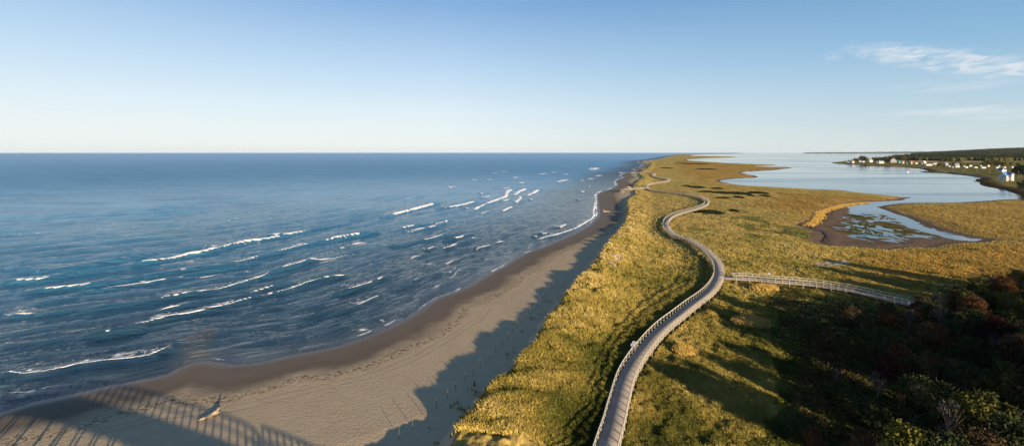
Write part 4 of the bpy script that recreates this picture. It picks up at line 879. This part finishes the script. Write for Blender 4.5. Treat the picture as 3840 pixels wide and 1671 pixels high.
for i in range(70):
    y = g.uniform(10, 62); x = 50 + .62 * (84 - y) + g.uniform(2, 30)
    if x < 1.24 * y or any((x - a) ** 2 + (y - b) ** 2 < 9 for a, b in FILL): continue
    FILL.append((x, y)); c_ = g.choice(['dark', 'olive', 'brown', 'dark'])
    tree(x, y, g.uniform(8.5, 12.5), g.uniform(1.1, 1.35), 'leaf', c_, g.randrange(4), '%s tree in the shade among the dark trees of the thicket' % CN[c_], '%s filler trees in the shade of the thicket' % CN[c_], 'thicket_tree')
# low undergrowth in the shade
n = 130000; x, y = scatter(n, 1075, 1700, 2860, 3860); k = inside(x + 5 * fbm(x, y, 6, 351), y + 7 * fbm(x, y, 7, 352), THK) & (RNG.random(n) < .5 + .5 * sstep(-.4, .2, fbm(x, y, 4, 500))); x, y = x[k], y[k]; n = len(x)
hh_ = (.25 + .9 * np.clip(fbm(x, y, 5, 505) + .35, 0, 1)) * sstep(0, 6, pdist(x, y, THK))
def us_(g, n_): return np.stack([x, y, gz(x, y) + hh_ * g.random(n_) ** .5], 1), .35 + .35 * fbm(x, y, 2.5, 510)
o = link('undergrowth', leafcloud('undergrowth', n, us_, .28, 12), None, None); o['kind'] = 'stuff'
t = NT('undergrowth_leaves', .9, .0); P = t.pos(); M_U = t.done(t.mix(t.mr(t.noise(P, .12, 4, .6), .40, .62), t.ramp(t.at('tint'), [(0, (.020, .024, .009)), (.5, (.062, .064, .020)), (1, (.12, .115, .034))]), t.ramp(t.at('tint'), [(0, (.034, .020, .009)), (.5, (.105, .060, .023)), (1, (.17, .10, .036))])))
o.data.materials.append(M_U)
# evergreen shrub patches on the meadow
MS = leafcloud('mound', 1500, lambda g, n: (lambda a, q, zz: (np.stack([np.cos(a) * q, np.sin(a) * q, zz * (1 - q ** 2) + .02], 1), .35 + .35 * zz))(g.uniform(0, 6.28, n), np.sqrt(g.random(n)), g.random(n) ** .3), .16, 77)
MS.materials.append(LM['dark'])
for px, py, wp, dp, lb in [(2666,795,96,16,'largest dark evergreen shrub patch beside the boardwalk bend'),(2606,796,24,5,'small dark shrub at the left foot of the largest patch'),(2754,790,32,7,'low dark shrub right of the largest patch'),(2770,740,30,7,'dark round shrub in the middle meadow'),(2712,742,60,4,'flat dark shrub left of the round one'),
  (2650,719,70,5,'left end of the long dark shrub band on the meadow'),(2705,722,80,8,'second shrub of the long dark band from its left end'),(2768,724,90,10,'thickest shrub in the middle of the long dark band'),(2845,723,70,9,'right end of the long dark shrub band'),(2616,702,60,6,'dark shrub patch far on the meadow above the band'),(2690,706,50,4,'flat shrub right of the far patch'),
  (2869,735,32,6,'dark shrub just below the right end of the band'),(2816,734,26,4,'small flat shrub below the middle of the band'),(2575,697,40,4,'flat dark shrub nearest the far boardwalk bend'),(2560,612,60,2.5,'thin dark shrub strip far up the spit'),(2610,614,90,4,'broad shrub strip far up the spit'),(2650,634,70,4,'shrub strip at mid distance on the spit'),(2500,630,50,3,'shrub strip on the seaward side of the spit')]:
    x, y = W(px, py, 1.1); s_ = (py - HOR) / 36.9; rx = wp / 2 / s_; ry = dp / 2 * 36.9 * F / (py - HOR) ** 2
    o = link('juniper_shrub', MS); o.location = (x, y, gz(x, y)[0]); o.scale = (rx, max(ry, 1.6), .9 + .5 * min(1, rx / 8)); o.rotation_euler.z = 0; tag(o, lb, 'shrub', 'dark evergreen shrubs on the meadow')
# ------------------------------------------------------------------ far wood
t = NT('wood_leaves', .9, .0); tn = t.sep(t.at('tint', 'Color'))
c1 = t.ramp(tn[0], [(0, (.008, .016, .009)), (.38, (.020, .030, .011)), (.60, (.060, .058, .016)), (.80, (.115, .085, .024)), (.92, (.16, .06, .022)), (1, (.13, .035, .02))]); M_WOOD = t.done(c1)
def wood_mass(name, X, Y, Hh, Wd, tint, conif):
    n = len(X); K = 7; V = []; Fc = []
    lev = np.array([0.05, .32, .58, .82, 1.0]); a = np.arange(K) * 2 * np.pi / K
    rd = np.where(conif[:, None], np.array([.55, .46, .32, .17, .0])[None], np.array([.30, .50, .52, .36, .04])[None])
    Z0 = gz(X, Y); R_ = rd[:, :, None] * Wd[:, None, None] * RNG.uniform(.6, 1.3, (n, 5, K)); Zz = Z0[:, None, None] + Hh[:, None, None] * (lev[None, :, None] + RNG.uniform(-.07, .07, (n, 5, K)))
    A_ = a[None, None, :] + RNG.uniform(-.3, .3, (n, 5, K))
    V = np.stack([X[:, None, None] + np.cos(A_) * R_, Y[:, None, None] + np.sin(A_) * R_, Zz], -1).reshape(-1, 3)
    q = []
    for l in range(4):
        for k_ in range(K): q.append((l * K + k_, l * K + (k_ + 1) % K, (l + 1) * K + (k_ + 1) % K, (l + 1) * K + k_))
    Fc = (np.arange(n)[:, None, None] * 5 * K + np.array(q)[None]).reshape(-1, 4); me = npmesh(name, V, Fc)
    T4 = np.zeros((len(V), 4)); T4[:, 0] = np.clip(np.repeat(tint, 5 * K) + RNG.normal(0, .05, len(V)), 0, 1); T4[:, 3] = 1; attr(me, 'tint', T4); return me
def in_wood(x, y):
    px = CX + x / y * F; py = HOR + (HC - gz(x, y)) * F / y            # where the ground point would be on the map traced above
    return px, py
n = 52000; D = np.exp(RNG.uniform(math.log(1450), math.log(6200), n)); U = RNG.uniform(.90, 1.75, n) ; X = U * D; Y = D; px, py = in_wood(X, Y)
front = np.interp(px, [3380, 3400, 3440, 3530, 3600, 3700, 3760, 3840, 4200, 4700], [592, 596, 606, 607, 607.5, 607, 606, 605, 606, 610])
left = np.interp(py, [577, 580, 586, 592, 604], [3412, 3424, 3412, 3385, 3372])
k = (HOR + 36 * F / Y < front) & (px > left) & (gz(X, Y) > .4); fld = region(X, Y, [(3400,608),(3440,604.5),(3517,604.5),(3520,607),(3517,608.5)], 6, 3) + region(X, Y, [(3607,606.3),(3612,604.6),(3683,604.6),(3682,608.5),(3612,608.8)], 6, 3)
clr = sstep(.42, .55, fbm(X, Y, 260, 600, 2)); k &= (fld < .2) & (RNG.random(n) > clr * .9); X, Y = X[k], Y[k]; n = len(X)
cn = RNG.random(n) < np.clip(.45 + .7 * fbm(X, Y, 150, 610, 2), 0, 1); tn_ = np.where(cn, RNG.uniform(0, .35, n), np.clip(.62 + .5 * fbm(X, Y, 200, 620, 3) + RNG.normal(0, .12, n), .2, 1))
gs = 1 + .35 * sstep(2000, 5000, Y)
link('forest', wood_mass('forest', X, Y, np.where(cn, RNG.uniform(12, 20, n), RNG.uniform(9, 15, n)) * gs, np.where(cn, RNG.uniform(4, 7, n), RNG.uniform(7, 12, n)) * gs * 1.15, tn_, cn), None, M_WOOD)['kind'] = 'stuff'
# far shore across the bay: a low wooded rise on the horizon
n = 260; phs = np.linspace(math.atan2(3010 - CX, F), math.atan2(5200 - CX, F), n); V = []; 
for i, p in enumerate(phs):
    u = math.tan(p); px = CX + u * F; D0 = 17000; hgt = np.interp(px, [3010, 3030, 3240, 3400, 3600, 3840, 5200], [4, 38, 52, 72, 95, 125, 150]) + 5 * math.sin(i * .7) + 3 * math.sin(i * 1.9)
    for dd, hz in ((0, -3), (60, hgt * .45), (900, hgt), (2500, hgt * 1.02), (2600, -3)): V.append((u * (D0 + dd), D0 + dd, hz))
Fc = [(i * 5 + k, (i + 1) * 5 + k, (i + 1) * 5 + k + 1, i * 5 + k + 1) for i in range(n - 1) for k in range(4)]
t = NT('far_woods', .9, .0); P = t.pos(); M_FW = t.done(t.ramp(t.noise(t.map(P, (1, .1, 3)), .004, 5, .6), [(.35, (.030, .040, .022)), (.6, (.075, .075, .035)), (.75, (.13, .10, .05))]))
link('far_hills', npmesh('far_hills', V, Fc), None, M_FW)['kind'] = 'structure'
# ------------------------------------------------------------------ trees among the houses
vt = [(3183,605,597,'spruce','dark'),(3194,604,597,'leaf','brown'),(3205,605,592,'leaf','olive'),(3214,606,592.5,'leaf','gold'),(3222,603,590,'spruce','dark'),(3233,607,583,'leaf','olive'),(3243,606,587,'leaf','dark'),(3254,604,587,'spruce','dark'),(3266,605,592,'leaf','rust'),(3275,604,589,'leaf','rust'),
 (3284,604,585,'spruce','dark'),(3289.5,604,587,'spruce','dark'),(3293.5,604,588,'spruce','dark'),(3298,604,587,'spruce','dark'),(3302.5,604,586,'spruce','dark'),(3311,608,590,'leaf','dark'),(3320,608,586,'leaf','dark'),(3330,611,594,'leaf','olive'),(3338,606,584,'leaf','dark'),(3347,606,582,'spruce','dark'),(3356,605,580,'leaf','dark'),(3366,604,579,'leaf','olive'),(3377,604,580,'leaf','dark'),(3388,604.5,582,'leaf','gold'),(3397,604,578,'leaf','dark'),(3408,604,581,'leaf','olive'),(3420,604,583,'leaf','dark'),
 (3519,624,612,'leaf','olive'),(3528,623,613,'leaf','brown'),(3575,622,610,'leaf','olive'),(3583,619,609,'leaf','dark'),(3541,626,616,'leaf','olive'),(3604,622,613,'leaf','olive'),(3630,622,614,'leaf','brown'),(3690,624,607,'leaf','gold'),(3698,624,606,'leaf','olive'),(3706,623,606,'leaf','olive'),(3714,624,605,'leaf','gold'),(3723,624,606,'leaf','olive'),(3731,623,605,'leaf','gold'),(3740,624,605.5,'leaf','olive'),(3749,624,606,'leaf','gold'),(3757,625,610,'leaf','olive'),(3768,622,609,'leaf','gold'),(3790,622,611,'leaf','olive'),(3818,626,612,'leaf','olive'),
 (3808,652,626,'leaf','dark'),(3820,655,620,'leaf','dark'),(3833,658,616,'leaf','dark'),(3846,660,616,'leaf','dark'),(3812,640,622,'leaf','dark'),(3830,706,678,'leaf','dark'),(3842,700,672,'leaf','dark'),(3856,705,670,'leaf','dark'),(3818,690,677,'leaf','brown'),(3702,643.5,639,'leaf','olive'),(3724,644,639,'leaf','dark'),(3835,745,736,'leaf','dark')]
LBX = ['left tip of the village','middle of the village','right end of the village']
for i, (px, by, ty, kd, c_) in enumerate(vt):
    x, y = W(px, by, 2.5); h = (by - ty) / (by - HOR) * 35.5; where = 'at the tip of the point' if px < 3225 else 'behind the houses on the point' if px < 3305 else 'behind the red roofed barn' if px < 3430 else 'on the lawns between the houses' if px < 3680 else 'in the row behind the campers' if px < 3800 else 'beside the big pale house by the shore'
    tall = 'tall' if h > 14 else 'small' if h < 8 else 'mid sized'
    tree(x, y, h, (.85 if kd == 'spruce' else 1.0) * (1.5 if px == 3233 else 1.15), kd, c_, i % 4, '%s %s %s tree standing %s' % (tall, CN[c_], 'spruce' if kd == 'spruce' else 'broadleaf', where), '%s %s trees %s' % (CN[c_], kd, where), 'spruce_tree' if kd == 'spruce' else 'village_tree')
# ------------------------------------------------------------------ village
def paint(name, c, r_=.6): return simple(name, c, r_, .06, .8)
PW = dict(white=paint('white_siding', (.50, .475, .44)), blue=paint('pale_blue_siding', (.42, .50, .58)), tan=paint('tan_siding', (.50, .38, .25)), cream=paint('cream_siding', (.70, .60, .38)), navy=paint('blue_siding', (.10, .20, .33)), slate=paint('slate_siding', (.16, .19, .23)), grey=paint('grey_siding', (.40, .38, .36)))
PR = dict(dark=paint('dark_shingle', (.060, .060, .065)), grey=paint('grey_shingle', (.17, .17, .17)), brown=paint('brown_shingle', (.22, .14, .09)), red=paint('red_metal', (.50, .03, .07)), green=paint('green_metal', (.03, .18, .14)), blue=paint('blue_metal', (.09, .20, .36)), white=paint('white_metal', (.70, .68, .64)))
M_GLASS = simple('window_glass', (.03, .04, .05), .15, .1, 1, .5); M_DOOR = paint('door_paint', (.20, .12, .09)); M_BRICK = paint('chimney_brick', (.35, .16, .11))
def gable(root, L, Wd, hw, hr, wc, rc, z0=0., ox=0., oy=0., axis=0, nm='wall', ov=.4):
    """walls with gables closing under a pitched roof; ridge along x (axis 0) or y (axis 1)"""
    def T(x, y, z): return (ox + (x if axis == 0 else -y), oy + (y if axis == 0 else x), z0 + z)
    a, b = L / 2, Wd / 2
    V = [T(-a,-b,0),T(a,-b,0),T(a,b,0),T(-a,b,0),T(-a,-b,hw),T(a,-b,hw),T(a,b,hw),T(-a,b,hw),T(-a,0,hw+hr),T(a,0,hw+hr)]
    MB().add(V, [(0,1,5,4),(1,2,6,9,5),(2,3,7,6),(3,0,4,8,7),(3,2,1,0),(4,5,9,8),(6,7,8,9)]).build(nm, PW[wc], root)
    mb = MB(); th = .16; s_ = hr / b; e = ov
    for sg in (-1, 1):
        P = [(-a-e, sg*(b+e), hw - s_*e + .03), (a+e, sg*(b+e), hw - s_*e + .03), (a+e, 0, hw+hr+.03), (-a-e, 0, hw+hr+.03)]
        V = [T(*p) for p in P] + [T(p[0], p[1], p[2] + th) for p in P]
        mb.add(V, [(0,1,2,3),(7,6,5,4),(0,4,5,1),(1,5,6,2),(2,6,7,3),(3,7,4,0)])
    mb.build('roof', PR[rc], root)
def window(root, x, y, z, w_, h_, face, m=None):
    d = {'f': (w_, .10, h_), 'b': (w_, .10, h_), 'l': (.10, w_, h_), 'r': (.10, w_, h_)}[face]; fr = {'f': (w_ + .3, .06, h_ + .3), 'b': (w_ + .3, .06, h_ + .3), 'l': (.06, w_ + .3, h_ + .3), 'r': (.06, w_ + .3, h_ + .3)}[face]
    o = MB().box((x, y, z), d).build('window', M_GLASS, root); MB().box((x, y, z), fr).build('frame', PW['white'], o)
def house(px, by, wp, hp, wc, rc, label, rz=0, dep=7., rh=.45, axis=0, nw=2, door=True, chim=False, cat='house', grp='houses of the shore village', name='house', zg=None, sto=1):
    x, y = W(px, by, 2.6); g0 = gz(x, y)[0]; x, y = W(px, by, g0); g0 = gz(x, y)[0] - .15
    k = (by - HOR) / (HC - g0); xf = .85 - .25 * sstep(3300, 3750, px); L = wp / k * xf; hw = hp / k * .72 if rh > 0 else hp / k; hr = hp / k * rh * 1.1; dep *= xf
    o = tag(empty(name, (x, y + dep / 2, g0), rz), label, cat, grp); gable(o, L, dep, hw, max(hr, .35), wc, rc, axis=0) if axis == 0 else gable(o, dep, L, hw, max(hr, .35), wc, rc, axis=1)
    for fl in range(sto):
        for i in range(nw):
            xx = -L / 2 + L * (i + .6) / (nw + .2); zz = hw * ((fl + .58) / sto) if sto > 1 else hw * .55
            window(o, xx, -dep / 2 - .02, zz, min(1.5, L / nw * .45), min(1.3, hw / sto * .42), 'f')
    window(o, L / 2 + .02, 0, hw * .55, 1.2, 1.1, 'r')
    if door: q = MB().box((L * .38, -dep / 2 - .03, 1.05), (.95, .08, 2.1)).build('door', M_DOOR, o)
    if chim: MB().box((L * .2, .3, hw + hr + .35), (.7, .7, 1.3)).build('chimney', M_BRICK, o)
    return o
H_ = [(3177,608.5,4.5,5,'white','grey','tiny white shed nearest the tip of the point',1),(3187,610,9,7,'navy','dark','blue shed beside the white gabled cottage on the point',1),(3199,611,12,9,'white','brown','white gabled cottage with a brown roof by the water on the point',2),
 (3227,607.5,8,6,'white','grey','low white cottage under the big olive tree',1),(3240,608,9,5,'white','grey','low white annex right of the cottage under the olive tree',1),(3266,608.5,18,12,'white','grey','white two storey farmhouse behind the point road',3),
 (3290,611,8,7,'navy','dark','small dark blue house left of the long white bungalow',1),(3306,612.5,22,9,'white','grey','long white bungalow with a grey roof in front of the dark trees',3),(3377,610.5,12,7,'slate','green','low green roofed shed beside the red barn',1),
 (3389,612.5,12,8,'tan','brown','tan boxy house right of the green roofed shed',2),(3404,614,13,9,'slate','dark','dark slate house between the two tan houses',2),(3422,614,22,9,'tan','brown','wide tan house with a brown roof',3),
 (3438,614,9,7,'cream','dark','small cream gabled house before the golden field',1),(3458,615.5,9,7,'navy','dark','small blue house left of the long white hall',1),(3470,613,10,8,'white','white','white barn showing behind the long white hall',1),
 (3509,616,18,6,'white','grey','low white building behind the long white hall',2),(3552,620,13,10,'grey','grey','weathered grey house in the middle of the village',2),(3564,627,5,5,'white','white','tiny white hut near the shore road',1)]
for i, (px, by, wp, hp, wc, rc, lb, nw) in enumerate(H_): house(px, by, wp, hp, wc, rc, lb, R(random.choice([-12, 8, 0, 15])), 6 + 2 * (i % 3), nw=nw, chim=i % 3 == 2)
house(3485, 621, 33, 8, 'white', 'grey', 'long white hall with a row of square windows facing the bay', R(4), 8, .3, nw=6)
o = house(3358, 610, 20, 14, 'white', 'red', 'barn with a bright red metal roof and white gable end', R(-38), 17, .5, axis=1, nw=1)
o = house(3592, 630, 20, 14, 'white', 'grey', 'white two storey house with a grey roof above the lawn', R(-6), 8, .5, nw=3, chim=True, sto=2)
o = house(3577, 629, 10, 6, 'blue', 'grey', 'pale blue lean shed left of the white two storey house', R(-6), 5, .3, nw=1, door=False)
o = house(3763, 643.5, 46, 12, 'blue', 'dark', 'wide pale blue ranch house with a dark roof', R(8), 9, .42, nw=5, chim=True)
k_ = (643.5 - HOR) / 35.5; gable(o, 6, 6, 12 / k_ * .58, 12 / k_ * .5, 'blue', 'dark', ox=-7.5, oy=-4.2, axis=1, nm='front_wing')
# the big house by the shore
x, y = W(3786, 677, 2.4); g0 = gz(x, y)[0]; o = tag(empty('house', (x, y + 5, g0 - .1), R(14)), 'big white house with a blue metal roof and front gable standing by the lagoon shore', 'house', 'houses of the shore village')
gable(o, 10.0, 7.5, 6.6, 4.0, 'white', 'blue', axis=0); gable(o, 4.4, 4.4, 8.6, 2.2, 'white', 'blue', ox=2.4, oy=-3.8, axis=1, nm='front_gable', ov=.5)
MB().box((-2.4, -4.8, 3.2), (5.0, 2.2, .18)).build('porch_roof', PR['white'], o)
for i in (-4.7, -2.4): MB().box((i, -5.7, 1.5), (.18, .18, 2.9)).build('porch_post', PW['white'], o)
for xx, zz, w_ in ((2.4, 6.4, 1.4), (2.4, 8.9, .8), (-3.8, 5.0, 1.1), (-1.4, 5.0, 1.1), (-3.4, 1.7, 1.2)): window(o, xx, (-6.02 if abs(xx - 2.4) < .1 else -3.77), zz, w_, 1.3, 'f')
window(o, 5.02, 0, 4.6, 1.2, 1.3, 'r'); window(o, -5.02, 0, 4.6, 1.2, 1.3, 'r'); window(o, -5.02, 1.6, 1.7, 1.2, 1.3, 'r'); MB().box((2.4, -6.03, 1.1), (1.3, .08, 2.2)).build('door', M_DOOR, o); MB().box((-2.6, .4, 10.6), (.8, .8, 1.6)).build('chimney', M_BRICK, o)
# campers and trailers
M_TYRE = simple('tyre_rubber', (.02, .02, .02), .9)
def camper(px, by, wp, hp, c_, label, rz=0):
    x, y = W(px, by, 2.6); g0 = gz(x, y)[0]; x, y = W(px, by, g0); g0 = gz(x, y)[0]; k = (by - HOR) / (HC - g0); L = max(wp / k * .72, 4); h = max(hp / k, 2.7)
    o = tag(empty('camper', (x, y + 1.2, g0), rz), label, 'camper', 'campers parked on the village lawns')
    b = MB(); a = L / 2; z0_, z1 = .5, h; c = .45
    b.add([(-a, -1.2, z0_), (a, -1.2, z0_), (a, 1.2, z0_), (-a, 1.2, z0_), (-a, -1.2, z1 - c), (-a + c, -1.2, z1), (a - c, -1.2, z1), (a, -1.2, z1 - c), (-a, 1.2, z1 - c), (-a + c, 1.2, z1), (a - c, 1.2, z1), (a, 1.2, z1 - c)],
          [(0,1,7,6,5,4),(3,8,9,10,11,2),(0,4,8,3),(4,5,9,8),(5,6,10,9),(6,7,11,10),(7,1,2,11),(3,2,1,0)]).build('body', PW[c_], o)
    window(o, -L * .25, -1.22, 1.7, 1.1, .6, 'f'); MB().box((L * .22, -1.22, 1.5), (.65, .06, 1.8)).build('door', PW['grey'], o)
    for s1 in (-1, 1):
        w_ = MB().tube([(.2, s1 * 1.12 - .1, .36), (.2, s1 * 1.12 + .1, .36)], [.36, .36], 12).build('wheel', M_TYRE, o)
    MB().bar((-a - .9, 0, .5), (-a, 0, .5), .12).build('hitch', M_TYRE, o)
for a_ in [(3626,630.5,12.5,6,'white','white camper with a dark window standing nearest the utility poles',0),(3617,626.5,9,5,'blue','small blue grey camper behind the white one by the poles',9),(3641,625,12,6,'white','white fifth wheel camper under the dark tree',-8),(3660,631.5,17,6,'blue','long pale blue camper left of the tent shaped one',3),(3690,632,20,6,'blue','longest pale blue camper on the middle lawn',-3),
  (3680,624.5,7,5,'white','small white camper in front of the gold trees',12),(3709,625.5,9,7,'cream','cream camper beside the gold trees',-15),(3748,624.5,9,5,'grey','grey camper in the back row',4),(3742,632,16,6,'white','long cream white camper behind the ranch house roof',2),(3769,631,10,6,'white','white camper just above the ranch house roof',-4),(3799,631,11,7,'white','white camper nearest the dark trees at the right',6),(3236,609,6,4,'blue','small blue camper on the point among white cottages',0)]: camper(*a_[:6], R(a_[6]))
# utility poles
M_POLE = simple('pole_timber', (.30, .25, .18), .9, .15)
base = None
for i, (px, by, ty) in enumerate([(3572.5,643,627),(3614,646,633),(3619,640,630),(3661,646,624),(3668,654,634),(3711,651,631),(3820,668,641),(3829,665,651),(3721,628,621),(3384.5,617.5,604),(3426,620,604),(3505.5,630,616),(3521.6,631,620),(3546,629,611),(3207.5,609,600),(3229.5,612,602),(3340,612,602),(3489,627,620)]):
    x, y = W(px, by, 2.2); g0 = gz(x, y)[0]; h = (by - ty) / (by - HOR) * (HC - g0); h = min(max(h, 6), 13)
    o = tag(empty('utility_pole', (x, y, g0), R(20 * (i % 3))), 'thin wooden utility pole with a crossarm along the shore road', 'pole', 'utility poles along the shore road')
    MB().tube([(0, 0, -.3), (0, 0, h)], [.17, .12], 7).build('mast', M_POLE, o); MB().box((0, 0, h - .6), (2.0, .12, .14)).build('crossarm', M_POLE, o)
    for s1 in (-.8, 0, .8): MB().tube([(s1, 0, h - .53), (s1, 0, h - .33)], [.06, .05], 6).build('insulator', M_GLASS, o)
# small boats
M_HULL = paint('boat_hull', (.78, .76, .72), .35)
def boat(px, py, L, label, rz, sail=False):
    x, y = W(px, py, 0); o = tag(empty('boat', (x, y, 0), rz), label, 'boat'); a = L / 2; b = L * .17; V = []; Fc = []
    st_ = [(-a, .75), (-a * .5, 1), (0, 1), (a * .5, .8), (a * .85, .35), (a * 1.02, .02)]
    for i, (xx, k) in enumerate(st_):
        sh = .10 * L * (1 + .3 * (i / 5) ** 2)
        V += [(xx, -b * k, sh), (xx, -b * k * .6, -.08 * L), (xx, b * k * .6, -.08 * L), (xx, b * k, sh)]
    for i in range(5):
        for j in range(3): Fc.append((i * 4 + j, i * 4 + j + 1, (i + 1) * 4 + j + 1, (i + 1) * 4 + j))
        Fc.append((i * 4, (i + 1) * 4, (i + 1) * 4 + 3, i * 4 + 3))
    Fc += [(0, 3, 2, 1)]; MB().add(V, Fc).build('hull', M_HULL, o)
    MB().box((-a * .1, 0, .17 * L), (L * .30, b * 1.1, .16 * L)).build('cabin', M_HULL, o); MB().box((a * .22, 0, .18 * L), (.03 * L, b * 1.0, .07 * L)).build('windscreen', M_GLASS, o)
    if sail: MB().tube([(0, 0, 0), (0, 0, L * 1.2)], [.08, .05], 6).build('mast', M_HULL, o)
boat(3404.5, 645, 6.5, 'small white motor boat moored in the lagoon off the village', R(15))
boat(424, 577.5, 26, 'tiny white vessel far out at sea near the horizon', R(80))

# ------------------------------------------------------------------ the thin sea air
HB = MB().box((4000, 24000, 130), (76000, 50000, 464)).build('haze', None)
HB.data.materials.clear(); hm = bpy.data.materials.new('haze'); hm.use_nodes = True; ht = hm.node_tree; ht.nodes.remove(ht.nodes['Principled BSDF'])
pv = ht.nodes.new('ShaderNodeVolumePrincipled'); pv.inputs['Color'].default_value = (.70, .86, 1, 1); pv.inputs['Density'].default_value = 1.0e-5; pv.inputs['Anisotropy'].default_value = .0
ht.links.new(pv.outputs[0], ht.nodes['Material Output'].inputs['Volume']); HB.data.materials.append(hm); HB['kind'] = 'stuff'; S.cycles.volume_bounces = 0
